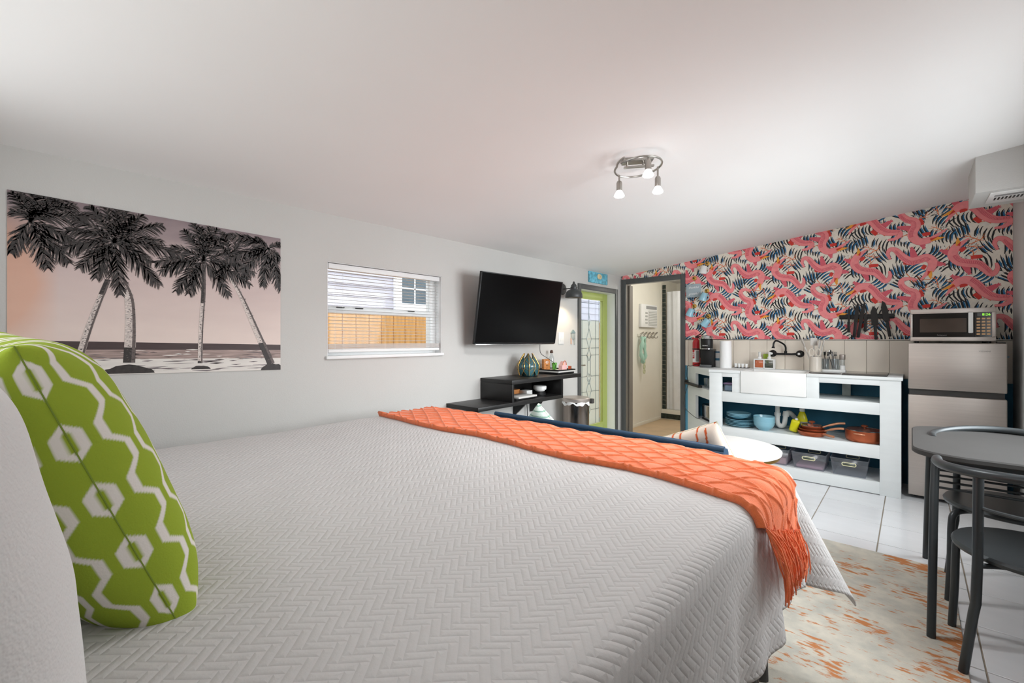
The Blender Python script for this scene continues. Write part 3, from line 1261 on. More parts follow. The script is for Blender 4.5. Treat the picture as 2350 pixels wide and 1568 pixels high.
m = MB()
m.grid(throw_w, 760, 170)
kn = m.build('knit', 'orange_knit', thr, fix=False, angle=180)
md = kn.modifiers.new('thick', 'SOLIDIFY')
md.thickness = 0.005
md.offset = -1
rng = random.Random(5)
m = MB()
for k in range(150):
    v = (k + rng.uniform(0, .8)) / 150
    a = throw_w(1.0, v)
    ln = 0.125 + rng.uniform(-0.02, 0.04) + 0.035 * (1 - v)
    dy = rng.uniform(-0.045, 0.045)
    pts = []
    out = rng.uniform(0.0, 0.02)
    for i in range(7):
        t = i / 6
        wob = 0.011 * math.sin(t * rng.uniform(4, 9) + k)
        pts.append((a.x + out * math.sin(t * 2.4) + 0.004 + (0.03 * math.sin(t * 1.6)) * (1 - v) + 0.015 * t, a.y + dy * t + wob, a.z - ln * t + (0.012 * math.sin(t * 3) if k % 5 == 0 else 0)))
    m.tube(pts, [0.0026] * 6 + [0.0018], 5)
fr = m.build('fringe', 'orange_knit', thr)
fr['kind'] = 'stuff'

# ------------------------------------------------------------------ pillows
def pillow_fn(w, h, t, pw=0.42):
    def prof(u, v):
        a, b = 2 * u - 1, 2 * v - 1
        e = max(0.0, (1 - abs(a) ** 3.2) * (1 - abs(b) ** 3.2))
        pin = 1 - 0.07 * (1 - abs(a)) ** 0 * (abs(b) ** 2) * (1 - abs(a) ** 1.5) - 0.0
        X_ = a * w / 2 * (1 - 0.05 * (1 - b * b) * 1.0 * abs(a) ** 3)
        Z_ = b * h / 2 * (1 - 0.05 * (1 - a * a) * abs(b) ** 3)
        return X_, Z_, t / 2 * e ** pw
    return prof


def make_pillow(name, mat, w, h, t, loc, rot, label, n=64, color=None, lump=0.01, group=None, parts=True, cat='pillow'):
    o = thing(name, label, cat, loc, group)
    o.rotation_euler = rot
    fn = pillow_fn(w, h, t)
    for side in (1, -1):
        pass
    m = MB()

    def f(side):
        def g(u, v):
            u, v = 0.5 - 0.5 * math.cos(PI * u), 0.5 - 0.5 * math.cos(PI * v)
            x, z, y = fn(u, v)
            l = lump * mnoise.noise(Vector((x * 7, z * 7, side * 3.0))) * (1 if y > 0.01 else y / 0.01)
            wr = 0.004 * math.sin(40 * (abs(x) + abs(z))) * (min(1, (abs(2 * u - 1) * abs(2 * v - 1)) ** 4)) if y > 0.005 else 0
            return (x, -side * (y + l + wr), z)
        return g
    cl = color
    lu, lv = m.bm.verts.layers.float.new('pu'), m.bm.verts.layers.float.new('pv')
    for sd_ in (1, -1):
        V = m.grid(f(sd_), n, n, flip=(sd_ < 0))
        for i in range(n + 1):
            for j in range(n + 1):
                V[i][j][lu] = 0.5 - 0.5 * math.cos(PI * i / n)
                V[i][j][lv] = 0.5 - 0.5 * math.cos(PI * j / n)
    bmesh.ops.remove_doubles(m.bm, verts=m.bm.verts[:], dist=0.00002)
    c = m.build('cover', mat, o, local=True, angle=180)
    if color:
        me = c.data
        at = me.color_attributes.new('print', 'FLOAT_COLOR', 'POINT')
        vals = np.empty(len(me.vertices) * 4, dtype=np.float32)
        pu = np.empty(len(me.vertices), dtype=np.float32)
        pv = np.empty(len(me.vertices), dtype=np.float32)
        me.attributes['pu'].data.foreach_get('value', pu)
        me.attributes['pv'].data.foreach_get('value', pv)
        for i, v in enumerate(me.vertices):
            a = (v.co.x, v.co.y, v.co.z) if color is not green_print else (pu[i], pv[i])
            vals[4 * i:4 * i + 4] = color(*a)
        at.data.foreach_set('color', vals)
    if parts:
        m = MB()
        pts = []
        for i in range(4 * 24):
            s, k = divmod(i, 24)
            q = k / 24
            u, v = [(q, 0), (1, q), (1 - q, 1), (0, 1 - q)][s]
            x, z, y = fn(u, v)
            pts.append((x, 0, z))
        m.tube(pts, 0.0012, 5, closed=True)
        m.build('seam', mat if not color else 'seam_green', o, local=True)
    return o


def attr_mat(name, rough=0.9, bump=0.5, bs=300):
    mt = bpy.data.materials.new(name)
    mt.use_nodes = True
    t = NT(mt.node_tree)
    b = mt.node_tree.nodes['Principled BSDF']
    b.inputs['Roughness'].default_value = rough
    b.inputs['Specular IOR Level'].default_value = 0.2
    a = t.node('ShaderNodeVertexColor')
    a.layer_name = 'print'
    t.link(a.outputs[0], b.inputs['Base Color'])
    n2 = t.node('ShaderNodeTexNoise')
    n2.inputs['Scale'].default_value = bs
    tc = t.node('ShaderNodeTexCoord')
    t.link(tc.outputs['Object'], n2.inputs['Vector'])
    bp = t.node('ShaderNodeBump')
    bp.inputs['Strength'].default_value = bump
    bp.inputs['Distance'].default_value = 0.001
    t.link(n2.outputs[0], bp.inputs['Height'])
    t.link(bp.outputs[0], b.inputs['Normal'])
    MATS[name] = mt


attr_mat('printed_cotton')
attr_mat('printed_linen')
M('seam_green', (120, 140, 52), 0.9)
GREEN, CREAM = lin((150, 170, 54)), lin((232, 226, 220))


def arc_table(w, t, pw=0.42, n=2000):
    aa = [0.5 - 0.5 * math.cos(PI * i / n) for i in range(n + 1)]
    s = [0.0]
    for i in range(n):
        x0, x1 = aa[i] * w / 2, aa[i + 1] * w / 2
        y0, y1 = (t / 2 * max(0.0, 1 - a ** 3.2) ** pw for a in (aa[i], aa[i + 1]))
        s.append(s[-1] + math.hypot(x1 - x0, y1 - y0))
    return lambda a: s[-1] - float(np.interp(abs(a), aa, s))


ARC = arc_table(0.56, 0.23)


def green_print(u, v):
    """zigzag lines counted from the seam inwards"""
    P, A, W_, PV = 0.058, 0.0135, 0.0150, 0.118
    x = ARC(2 * u - 1)
    z = (2 * v - 1) * 0.31
    f = (z / PV) % 1.0
    if f < 0.28:
        tw = 1
    elif f < 0.5:
        tw = 1 - 2 * (f - 0.28) / 0.22
    elif f < 0.78:
        tw = -1
    else:
        tw = -1 + 2 * (f - 0.78) / 0.22
    k0 = math.floor(x / P)
    d = 9
    for k in (k0 - 1, k0, k0 + 1, k0 + 2):
        d = min(d, abs(x - (k * P + (A if k % 2 == 0 else -A) * tw)))
    s = max(0, min(1, (d - W_ / 2) / 0.0030 + 0.5))
    return tuple(CREAM[i] + (GREEN[i] - CREAM[i]) * s for i in range(4))


# green cushion leaning back on the shams
gp = make_pillow('throw_pillow', 'printed_cotton', 0.56, 0.56, 0.23, (-1.215, 0.060, 1.045),
                 (math.radians(22), math.radians(3), math.radians(8)),
                 'lime green and white hexagon print pillow leaning on the bed', n=250, color=green_print, lump=0.006, cat='pillow')


def sham(loc, rot, label, w=0.62, h=0.48, t=0.20, mat='white_fabric'):
    return make_pillow('pillow', mat, w, h, t, loc, rot, label, n=70, lump=0.012)


sham((-0.70, -0.080, 1.04), (math.radians(7), 0, math.radians(4)), 'plump white quilted pillow beside the green print pillow', 0.58, 0.52, 0.22)
sham((-1.30, -0.185, 1.05), (math.radians(9), 0, 0), 'white pillow propped behind the green print pillow', 0.50, 0.46, 0.11)
PINK = lin((214, 92, 130))


def trim_print(x, y, z):
    return PINK if (abs(abs(x) - 0.135) < 0.005) else CREAM


make_pillow('pillow', 'printed_cotton', 0.36, 0.36, 0.12, (-1.75, -0.01, 1.035), (math.radians(12), math.radians(38), 0),
            'white pillow with a pink stripe behind the green print pillow', n=90, color=trim_print)

# ------------------------------------------------------------------ sofa at the foot of the bed
sofa = thing('sofa', 'navy blue sofa with its low back turned to the foot of the bed', 'sofa', (-1.47, 2.75, 0))
m = MB()
m.box(-2.22, -0.73, 2.40, 3.06, 0.20, 0.43, bev=0.03, seg=3)
m.build('seat', 'navy', sofa)
m = MB()


def sback(u, v):
    a = 2 * PI * v
    x = -2.27 + 1.58 * u
    e = 1 - 0.0 * (2 * u - 1) ** 6
    yc_, hz = 2.365, 0.225
    cy, cz = math.cos(a), math.sin(a)
    sgn = lambda t, p: math.copysign(abs(t) ** p, t)
    return (x, yc_ + 0.055 * sgn(cy, 0.6) * e, 0.525 + hz * sgn(cz, 0.35) * e)


V = m.grid(sback, 30, 40)
bmesh.ops.remove_doubles(m.bm, verts=m.bm.verts[:], dist=0.0005)
bmesh.ops.holes_fill(m.bm, edges=m.bm.edges[:], sides=60)
m.build('backrest', 'navy', sofa)
m = MB()
m.tube([(-2.27, 2.345, 0.752), (-2.0, 2.34, 0.754), (-0.9, 2.34, 0.754), (-0.69, 2.345, 0.750)], 0.016, 10)
m.build('top_rail', 'navy', sofa)
for x_ in (-2.15, -0.80):
    for y_ in (2.45, 3.0):
        m = MB()
        m.tube([(x_, y_, 0.21), (x_, y_, 0.0)], [0.022, 0.014], 10)
        m.build('leg', 'black', sofa)
ORG_ = lin((198, 92, 50))
SAND = lin((218, 204, 190))


def stripe_print(x, y, z):
    f = (x + 0.010 * math.sin(z * 24)) / 0.052
    d = abs(f - round(f)) * 0.052
    ok = math.sin(z * 19 + round(f) * 2.1) > -0.45
    s = 1 if (d < 0.0055 and ok) else 0
    return ORG_ if s else SAND


make_pillow('striped_cushion', 'printed_linen', 0.46, 0.40, 0.15, (-0.90, 2.56, 0.60), (math.radians(18), math.radians(-22), math.radians(-8)),
            'sand coloured cushion with rust stripes on the navy sofa', n=110, color=stripe_print, cat='cushion')
MINT = lin((214, 230, 220))
MINTD = lin((140, 176, 160))


def mint_print(x, y, z):
    f = (abs(x) * 0.9 + z) / 0.05
    d = abs(f - round(f))
    return MINTD if d < 0.13 else MINT


make_pillow('leaf_cushion', 'printed_linen', 0.34, 0.34, 0.13, (-2.12, 2.70, 0.575), (math.radians(16), math.radians(45), math.radians(12)),
            'pale mint leaf stripe cushion on the navy sofa', n=90, color=mint_print, cat='cushion')

# round coffee table
ct = thing('coffee_table', 'round white marble coffee table in front of the sofa', 'table', (-1.07, 3.52, 0))
m = MB()
m.lathe([(0, 0.475), (0.385, 0.475), (0.40, 0.482), (0.402, 0.498), (0.396, 0.505), (0, 0.505)], c=(-1.07, 3.52, 0), n=72)
m.build('tabletop', 'marble', ct)
m = MB()
m.lathe([(0.36, 0.455), (0.388, 0.455), (0.388, 0.475), (0.36, 0.475), (0.36, 0.455)], c=(-1.07, 3.52, 0), n=72)
m.build('rim', 'gold', ct)
for k in range(3):
    a = 2 * PI * k / 3 + 0.5
    m = MB()
    m.tube([(-1.07 + 0.33 * math.cos(a), 3.52 + 0.33 * math.sin(a), 0.46), (-1.07 + 0.22 * math.cos(a), 3.52 + 0.22 * math.sin(a), 0.0)], 0.012, 8)
    m.build('leg', 'gold', ct)

# rug
def rug_mat():
    mt = bpy.data.materials.new('rug')
    mt.use_nodes = True
    t = NT(mt.node_tree)
    b = mt.node_tree.nodes['Principled BSDF']
    b.inputs['Roughness'].default_value = 1.0
    b.inputs['Specular IOR Level'].default_value = 0.1
    tc = t.node('ShaderNodeTexCoord')

    def nz(sc, det, st=(1, 1, 1), rough=0.6):
        mp = t.node('ShaderNodeMapping')
        mp.inputs['Scale'].default_value = st
        t.link(tc.outputs['Object'], mp.inputs['Vector'])
        n = t.node('ShaderNodeTexNoise')
        n.inputs['Scale'].default_value = sc
        n.inputs['Detail'].default_value = det
        n.inputs['Roughness'].default_value = rough
        t.link(mp.outputs[0], n.inputs['Vector'])
        return n.outputs[0]
    r = t.node('ShaderNodeValToRGB')
    r.color_ramp.elements[0].position = 0.35
    r.color_ramp.elements[0].color = lin((190, 188, 178))
    r.color_ramp.elements[1].position = 0.62
    r.color_ramp.elements[1].color = lin((214, 208, 194))
    t.link(nz(9, 6), r.inputs[0])
    a = nz(40, 5, (0.40, 1.25, 1), 0.6)
    big = nz(3.2, 2)
    f = t.m('ADD', a, t.m('MULTIPLY', t.m('SUBTRACT', big, 0.47), 0.8))
    r2 = t.node('ShaderNodeValToRGB')
    r2.color_ramp.elements[0].position = 0.575
    r2.color_ramp.elements[0].color = (0, 0, 0, 1)
    r2.color_ramp.elements[1].position = 0.66
    r2.color_ramp.elements[1].color = (1, 1, 1, 1)
    t.link(f, r2.inputs[0])
    mx = t.node('ShaderNodeMix', data_type='RGBA')
    t.link(r2.outputs[0], mx.inputs[0])
    t.link(r.outputs[0], mx.inputs[6])
    mx.inputs[7].default_value = lin((196, 130, 84))
    t.link(mx.outputs[2], b.inputs['Base Color'])
    bp = t.node('ShaderNodeBump')
    bp.inputs['Strength'].default_value = 0.6
    bp.inputs['Distance'].default_value = 0.002
    t.link(nz(260, 2), bp.inputs['Height'])
    t.link(bp.outputs[0], b.inputs['Normal'])
    MATS['rug'] = mt


rug_mat()
m = MB()
m.box(-0.70, 0.165, -0.15, 3.485, 0.0005, 0.0085, bev=0.003)
tag(m.build('rug', 'rug'), 'distressed grey and rust area rug on the white tile floor', 'rug')
# ================================================================== LEFT WALL
# ------------------------------------------------------------------ palm poster
PINKS = ['pr_sky', 'pr_dark', 'pr_mid', 'pr_pale', 'pr_sea', 'pr_wave', 'pr_sand', 'pr_shadow']
M('pr_dark', (52, 47, 46), 0.5, var=0.25, vs=60)
M('pr_mid', (98, 88, 86), 0.5, var=0.25, vs=60)
M('pr_pale', (206, 194, 188), 0.5, var=0.3, vs=70, stretch=(1, 1, 3))
M('pr_sea', (70, 56, 56), 0.5, var=0.1, vs=10, stretch=(1, 1, 14))
M('pr_wave', (158, 138, 132), 0.5, var=0.35, vs=9, stretch=(1, 1, 16))
M('pr_sand', (222, 216, 210), 0.5, var=0.06, vs=8, stretch=(1, 1, 6))
M('pr_shadow', (118, 108, 110), 0.5, var=0.2, vs=20)


def sky_print():
    """sunset sky printed on the poster: its own colours, orange at one side, mauve at the top"""
    mt = bpy.data.materials.new('pr_sky')
    mt.use_nodes = True
    t = NT(mt.node_tree)
    b = mt.node_tree.nodes['Principled BSDF']
    b.inputs['Roughness'].default_value = 0.5
    tc = t.node('ShaderNodeTexCoord')
    se = t.node('ShaderNodeSeparateXYZ')
    t.link(tc.outputs['Object'], se.inputs[0])
    zz = t.m('DIVIDE', se.outputs[2], 0.80)
    yy = t.m('ADD', t.m('DIVIDE', se.outputs[1], 1.1), 0.5)
    nz = t.node('ShaderNodeTexNoise')
    nz.inputs['Scale'].default_value = 4
    mp = t.node('ShaderNodeMapping')
    mp.inputs['Scale'].default_value = (1, 1, 3)
    t.link(tc.outputs['Object'], mp.inputs['Vector'])
    t.link(mp.outputs[0], nz.inputs['Vector'])
    f = t.m('ADD', zz, t.m('MULTIPLY', t.m('SUBTRACT', nz.outputs[0], 0.5), 0.25))
    r = t.node('ShaderNodeValToRGB')
    r.color_ramp.elements[0].position = 0.2
    r.color_ramp.elements[0].color = lin((226, 208, 200))
    r.color_ramp.elements[1].position = 1.0
    r.color_ramp.elements[1].color = lin((132, 116, 120))
    e = r.color_ramp.elements.new(0.6)
    e.color = lin((204, 184, 180))
    t.link(f, r.inputs[0])
    g = t.m('MULTIPLY', t.m('MAXIMUM', t.m('SUBTRACT', 1, t.m('MULTIPLY', yy, 7)), 0), t.m('SUBTRACT', 1, t.m('ABSOLUTE', t.m('MULTIPLY', t.m('SUBTRACT', zz, 0.52), 2.4))))
    g = t.m('MINIMUM', t.m('MAXIMUM', g, 0), 0.45)
    mx = t.node('ShaderNodeMix', data_type='RGBA')
    t.link(g, mx.inputs[0])
    t.link(r.outputs[0], mx.inputs[6])
    mx.inputs[7].default_value = lin((226, 150, 96))
    t.link(mx.outputs[2], b.inputs['Base Color'])
    MATS['pr_sky'] = mt


sky_print()
PY0, PY1 = -0.030, 1.068
pz0 = lambda s: 1.135 - 0.022 * s
pz1 = lambda s: 1.934 - 0.025 * s
poster = thing('beach_poster', 'large sepia beach poster of leaning palm trees on the side wall', 'poster', (XL + 0.003, 0.519, 1.125))
m = MB()
m.prism([(PY0, pz0(0)), (PY1, pz0(1)), (PY1, pz1(1)), (PY0, pz1(0))], lambda u, v, t: (t, u, v), XL, XL + 0.004)
m.build('sheet', 'pr_sky', poster)


def pf(s, v, layer):
    s_ = min(1, max(0, s / 100))
    v_ = min(1, max(0, v / 100))
    return (XL + 0.0044 + 0.00016 * layer, PY0 + (PY1 - PY0) * s_, pz0(s_) + (pz1(s_) - pz0(s_)) * v_)


m = MB()
m.flat = True


def band(v00, v01, v10, v11, ink, layer):
    m.mi = ink
    m.poly([pf(0, v00, layer), pf(100, v10, layer), pf(100, v11, layer), pf(0, v01, layer)])


band(14, 20, 14, 19, 4, 0)
band(9, 15, 9, 15, 5, 1)
band(0, 9.5, 0, 9, 6, 2)
rng = random.Random(3)
for k in range(60):
    s = rng.uniform(2, 98)
    v = rng.uniform(8, 15.5)
    l = rng.uniform(2, 7)
    m.mi = rng.choice([3, 6, 4, 7])
    m.ribbon([(s - l / 2, v), (s, v + rng.uniform(-.2, .2)), (min(100, s + l / 2), v)], [0.1, rng.uniform(.4, .8), 0.1], pf, 3)
for k in range(34):
    s = rng.uniform(8, 96)
    v = rng.uniform(1, 8)
    l = rng.uniform(3, 12)
    m.mi = 7
    m.ribbon([(s - l / 2, v), (s, v + rng.uniform(-.3, .3)), (min(100, s + l / 2), v + .3)], [0.1, rng.uniform(.3, .9), 0.1], pf, 3)


def trunk(pts, w0, w1, darks):
    c = [tuple(p) for p in catmull(pts, 10)]
    n = len(c)
    for i in range(n - 1):
        t = i / (n - 1)
        m.mi = 1 if any(a <= t <= b for a, b in darks) else 3
        wa, wb = w0 + (w1 - w0) * t, w0 + (w1 - w0) * (i + 1) / (n - 1)
        m.ribbon([c[i], c[i + 1]], [wa, wb], pf, 5)
        # shaded side and bark flecks
        m.mi = 2
        dx = (wa * 0.32)
        m.ribbon([(c[i][0] + dx, c[i][1]), (c[i + 1][0] + dx, c[i + 1][1])], [wa * .3, wb * .3], pf, 6)
        for _ in range(3):
            p = (c[i][0] + rng.uniform(-.35, .35) * wa, c[i][1] + rng.uniform(0, 1.6))
            m.mi = rng.choice([1, 2, 2])
            m.ribbon([p, (p[0] + .5, p[1] + .25)], 0.3, pf, 7)


trunk([(29, 57), (26, 43), (23, 28), (20, 10)], 1.8, 2.6, [(0, .22)])
trunk([(31, 86), (31, 75), (33, 60), (36, 46), (36.5, 28), (36, 7)], 2.0, 4.2, [(0.0, 0.06), (.9, 1)])
trunk([(64, 75), (64, 54), (63, 29), (62.6, 6)], 1.7, 2.0, [(0, .42), (.95, 1)])
trunk([(75, 68), (81, 52), (87, 32), (95, 5)], 1.4, 4.0, [(.78, 1)])
trunk([(94, 88), (97, 75), (99.4, 61)], 1.2, 1.2, [(0, 1)])
for (s, v, w_, h_) in ((36, 3.5, 9, 5), (63, 5, 4, 2.4), (96, 3, 6, 5)):
    m.mi = 1
    pts = [(s - w_, v - 3)] + [(s + w_ * math.cos(a), v - 3 + h_ * math.sin(a) * rng.uniform(.8, 1.1)) for a in [PI - PI * i / 12 for i in range(13)]]
    m.poly([pf(min(100, p[0]), max(0, p[1]), 8) for p in pts])


def frond(c, tip, layer):
    dx, dy = tip[0] - c[0], (tip[1] - c[1]) * 0.73
    l = math.hypot(dx, dy)
    mid = (c[0] + dx * .55, c[1] + (tip[1] - c[1]) * .55 + 0.14 * l + 1.0)
    pts = []
    for i in range(13):
        t = i / 12
        pts.append(((1 - t) ** 2 * c[0] + 2 * t * (1 - t) * mid[0] + t * t * tip[0], (1 - t) ** 2 * c[1] + 2 * t * (1 - t) * mid[1] + t * t * tip[1]))
    m.mi = 1
    m.ribbon(pts, [0.55 * (1 - i / 14) + .1 for i in range(13)], pf, layer)
    N_ = int(l * 1.15) + 7
    for i in range(N_):
        t = 0.1 + 0.9 * i / N_
        k = min(11, int(t * 12))
        f = t * 12 - k
        p = (pts[k][0] * (1 - f) + pts[k + 1][0] * f, pts[k][1] * (1 - f) + pts[k + 1][1] * f)
        tx, ty = pts[k + 1][0] - pts[k][0], (pts[k + 1][1] - pts[k][1]) * .73
        an = math.atan2(ty, tx)
        L_ = (4.0 * math.sin(PI * (0.18 + 0.75 * t)) + 0.6) * min(1.15, 0.5 + l / 26)
        for sg in (1, -1):
            a_ = an + sg * rng.uniform(.45, .95)
            e = (p[0] + math.cos(a_) * L_, p[1] + (math.sin(a_) * L_ - 1.2 * L_ * .3) / .73)
            md_ = ((p[0] + e[0]) / 2, (p[1] + e[1]) / 2 + .4)
            if not (0 <= e[0] <= 100 and 0 <= e[1] <= 100):
                e = (min(100, max(0, e[0])), min(100, max(0, e[1])))
            m.mi = rng.choice([1, 1, 1, 1, 2])
            m.ribbon([p, md_, e], [0.55, 0.5, 0.08], pf, layer + rng.choice([0, 1]))


CR = [[(6, 85), (17, 101), (26, 93), (18, 77), (17, 64), (11, 60), (1, 66), (1, 99), (1, 89), (9, 102), (19, 98), (7, 101), (3, 100), (13, 102)],
      [(31, 80), (23, 99), (28, 102), (41, 99), (48, 95), (48, 84), (44, 70), (47, 56), (33, 48), (25, 57), (20, 62), (15, 72), (16, 83), (18, 90), (36, 101), (32, 101), (56, 77), (38, 97)],
      [(64, 76), (56, 94), (60, 100), (70, 99), (75, 96), (51, 82), (45, 70), (47, 65), (53, 53), (58, 52), (75, 53), (85, 62), (87, 71), (87, 86), (67, 100), (63, 98)],
      [(94, 91), (74, 78), (75, 96), (91, 62), (100, 60), (100, 96), (81, 96), (100, 83), (80, 70), (87, 97), (84, 84)],
      [(76, 80), (66, 92), (72, 97), (83, 97), (88, 80), (84, 66), (70, 64)]]
for k, c in enumerate(CR):
    for tip in c[1:]:
        frond(c[0], tip, 9 + 2 * (k % 2))
m.mi = 2
for (s, v) in ((8, 84), (64, 74), (95, 88)):
    for i in range(8):
        m.ribbon([(s, v), (s + rng.uniform(-2.5, 2.5), v - rng.uniform(-1, 3))], [.5, .1], pf, 13)
m.build('print', PINKS, poster, fix=False)

# ------------------------------------------------------------------ television
tvc = Vector((-2.625, 3.052, 1.555))
tv = thing('television', 'black flat screen television tilted on a wall mount', 'television', tvc)
tv.rotation_euler = (0, math.radians(9.5), math.radians(-4))
# local frame: +x faces the room, y along the wall, z up
m = MB()
m.box(-0.022, 0.0, -0.518, 0.518, -0.305, 0.305, bev=0.004)
m.box(-0.052, -0.022, -0.36, 0.36, -0.22, 0.14, bev=0.01)
m.build('body', 'black', tv, local=True)
m = MB()
for a in ((-0.518, -0.508, -0.305, 0.305), (0.508, 0.518, -0.305, 0.305), (-0.508, 0.508, 0.296, 0.305), (-0.508, 0.508, -0.305, -0.292)):
    m.box(-0.002, 0.004, *a, bev=0.0015)
m.build('bezel', 'black_metal', tv, local=True)
m = MB()
m.box(0.0, 0.0015, -0.508, 0.508, -0.292, 0.296)
m.build('screen', 'screen', tv, local=True)
m = MB()
m.box(-0.018, 0.006, -0.50, 0.50, -0.312, -0.304, bev=0.002)
m.build('lower_trim', 'chrome', tv, local=True)
m = MB()
m.box(-0.195, -0.185, -0.09, 0.09, -0.11, 0.11, bev=0.002)
m.tube([(-0.188, 0, 0), (-0.12, 0.05, 0), (-0.05, 0.0, 0)], 0.014, 8)
m.build('wall_mount', 'black_metal', tv, local=True)

# ------------------------------------------------------------------ sconce
sc = thing('wall_sconce', 'dark grey dome wall lamp beside the television', 'lamp', (XL, 3.99, 1.74))
m = MB()
m.lathe([(0, 0), (0.062, 0), (0.064, 0.006), (0.055, 0.02), (0, 0.024)], c=(XL, 4.0, 1.845), mat=Matrix.Rotation(PI / 2, 4, 'Y'))
M('sconce_metal', (74, 76, 77), 0.45, metal=0.4)
m.build('wall_plate', 'sconce_metal', sc)
m = MB()
m.tube([(XL + 0.01, 4.0, 1.845), (XL + 0.16, 3.985, 1.845)], 0.006, 8)
m.build('arm', 'sconce_metal', sc)
m = MB()
prof = [(0.090, -0.005), (0.093, 0.0), (0.091, 0.03), (0.080, 0.058), (0.058, 0.078), (0.036, 0.088), (0.035, 0.10), (0.037, 0.104), (0.037, 0.112), (0.030, 0.116), (0.030, 0.128), (0.020, 0.142), (0.014, 0.146), (0.014, 0.155), (0.005, 0.170), (0, 0.172)]
inner = [(0.090, -0.005), (0.087, 0.004), (0.074, 0.05), (0.05, 0.07), (0, 0.078)]
m.lathe(prof, c=(XL + 0.165, 3.985, 1.745))
m.lathe(inner, c=(XL + 0.165, 3.985, 1.745))
m.build('shade', 'sconce_metal', sc)
m = MB()
m.lathe([(0, -0.004), (0.022, 0.0), (0.028, 0.018), (0.02, 0.045), (0, 0.06)], c=(XL + 0.165, 3.985, 1.752), n=14)
m.build('bulb', 'warm_bulb', sc)
light('sconce_light', 'SPOT', (XL + 0.165, 3.985, 1.742), 9, (1.0, 0.80, 0.55), (0, 0, 0), spot_size=2.3, spot_blend=0.6, shadow_soft_size=0.03)

# plaque, switch, little lighthouse ornament
sg = thing('wall_plaque', 'small blue painted plaque above the glass door', 'plaque', (XL + 0.01, 4.74, 1.975))
M('plaque_blue', (104, 178, 200), 0.6, var=0.4, vs=26)
m = MB()
m.box(XL, XL + 0.018, 4.525, 4.955, 1.975, 2.108, bev=0.004)
m.build('board', 'plaque_blue', sg)
m = MB()
m.lathe([(0, 0), (0.055, 0), (0.05, 0.002), (0, 0.003)], c=(XL + 0.018, 4.76, 2.06), mat=Matrix.Rotation(PI / 2, 4, 'Y'), n=14, sx=0.6)
M('plaque_sand', (226, 204, 160), 0.6, var=0.3, vs=30)
m.build('painted_shell', 'plaque_sand', sg)
sw = thing('switch_plate', 'white rocker switch plate under the wall lamp', 'switch', (XL, 3.978, 1.245))
m = MB()
m.box(XL, XL + 0.006, 3.928, 4.028, 1.245, 1.37, bev=0.002)
m.build('plate', 'plastic_white', sw)
for y_ in (3.955, 3.99):
    m = MB()
    m.box(XL + 0.006, XL + 0.010, y_ - 0.004, y_ + 0.018, 1.275, 1.34, bev=0.001)
    m.build('rocker', 'ceramic_white', sw)
lh = thing('lighthouse_ornament', 'small grey wooden lighthouse ornament beside the door frame', 'ornament', (XL, 4.20, 1.235))
m = MB()
m.box(XL, XL + 0.012, 4.165, 4.24, 1.30, 1.365, bev=0.002)
m.box(XL, XL + 0.010, 4.225, 4.245, 1.235, 1.31, bev=0.002)
M('driftwood', (168, 174, 170), 0.8, var=0.15, vs=20)
m.build('body', 'driftwood', lh)
m = MB()
m.prism([(4.16, 1.365), (4.245, 1.365), (4.2, 1.405)], lambda u, v, t: (t, u, v), XL, XL + 0.016)
M('roof_grey', (128, 148, 152), 0.7)
m.build('roof', 'roof_grey', lh)
m = MB()
m.box(XL, XL + 0.010, 4.16, 4.18, 1.24, 1.31, bev=0.002)
M('rust_pale', (206, 176, 160), 0.8)
m.build('tag', 'rust_pale', lh)

# ------------------------------------------------------------------ floating console
con = thing('floating_console', 'black two level floating media shelf under the television', 'shelf', (-2.66, 3.05, 0.73))
fx = -2.475
m = MB()
m.box(XL, fx, 2.755, 3.79, 0.917, 0.953, bev=0.002)
m.build('top_shelf', 'black_wood', con)
m = MB()
m.box(XL, fx, 2.365, 3.485, 0.735, 0.768, bev=0.002)
m.build('lower_shelf', 'black_wood', con)
m = MB()
m.box(XL, fx, 2.755, 2.78, 0.768, 0.917, bev=0.001)
m.build('side_panel', 'black_wood', con)
m = MB()
m.box(XL, fx, 3.46, 3.485, 0.768, 0.917, bev=0.001)
m.build('side_panel', 'black_wood', con)
m = MB()
m.box(XL + 0.001, XL + 0.012, 3.18, 3.46, 0.769, 0.916)
m.build('back_panel', 'black_wood', con)
for y_, ln in ((2.60, 0.14), (3.20, 0.16)):
    m = MB()
    m.prism([(XL, 0.735), (XL + 0.22, 0.735), (XL + 0.20, 0.722), (XL + 0.03, 0.735 - ln), (XL, 0.735 - ln - 0.02)], lambda u, v, t: (u, t, v), y_ - 0.009, y_ + 0.009)
    m.build('bracket', 'black_metal', con)
m = MB()
pts = [(XL, 0.735), (XL + 0.20, 0.735), (XL + 0.20, 0.715), (XL + 0.15, 0.70), (XL + 0.13, 0.66), (XL + 0.07, 0.635), (XL + 0.05, 0.58), (XL, 0.57)]
m.prism(pts, lambda u, v, t: (u, t, v), 3.44, 3.475)
m.build('bracket', 'black_wood', con)
m = MB()
m.tube(catmull([(-2.66, 3.36, 1.245), (-2.68, 3.40, 1.16), (-2.70, 3.55, 1.10), (-2.70, 3.66, 1.04), (-2.68, 3.62, 0.965), (-2.62, 3.54, 0.957)], 8), 0.0028, 6)
attach(m.build('power_cord', 'black'), tv)
m = MB()
m.tube(catmull([(-2.83, 3.36, 0.734), (-2.825, 3.37, 0.55), (-2.83, 3.36, 0.40)], 6), 0.004, 6)
attach(m.build('power_cord', 'black'), con)

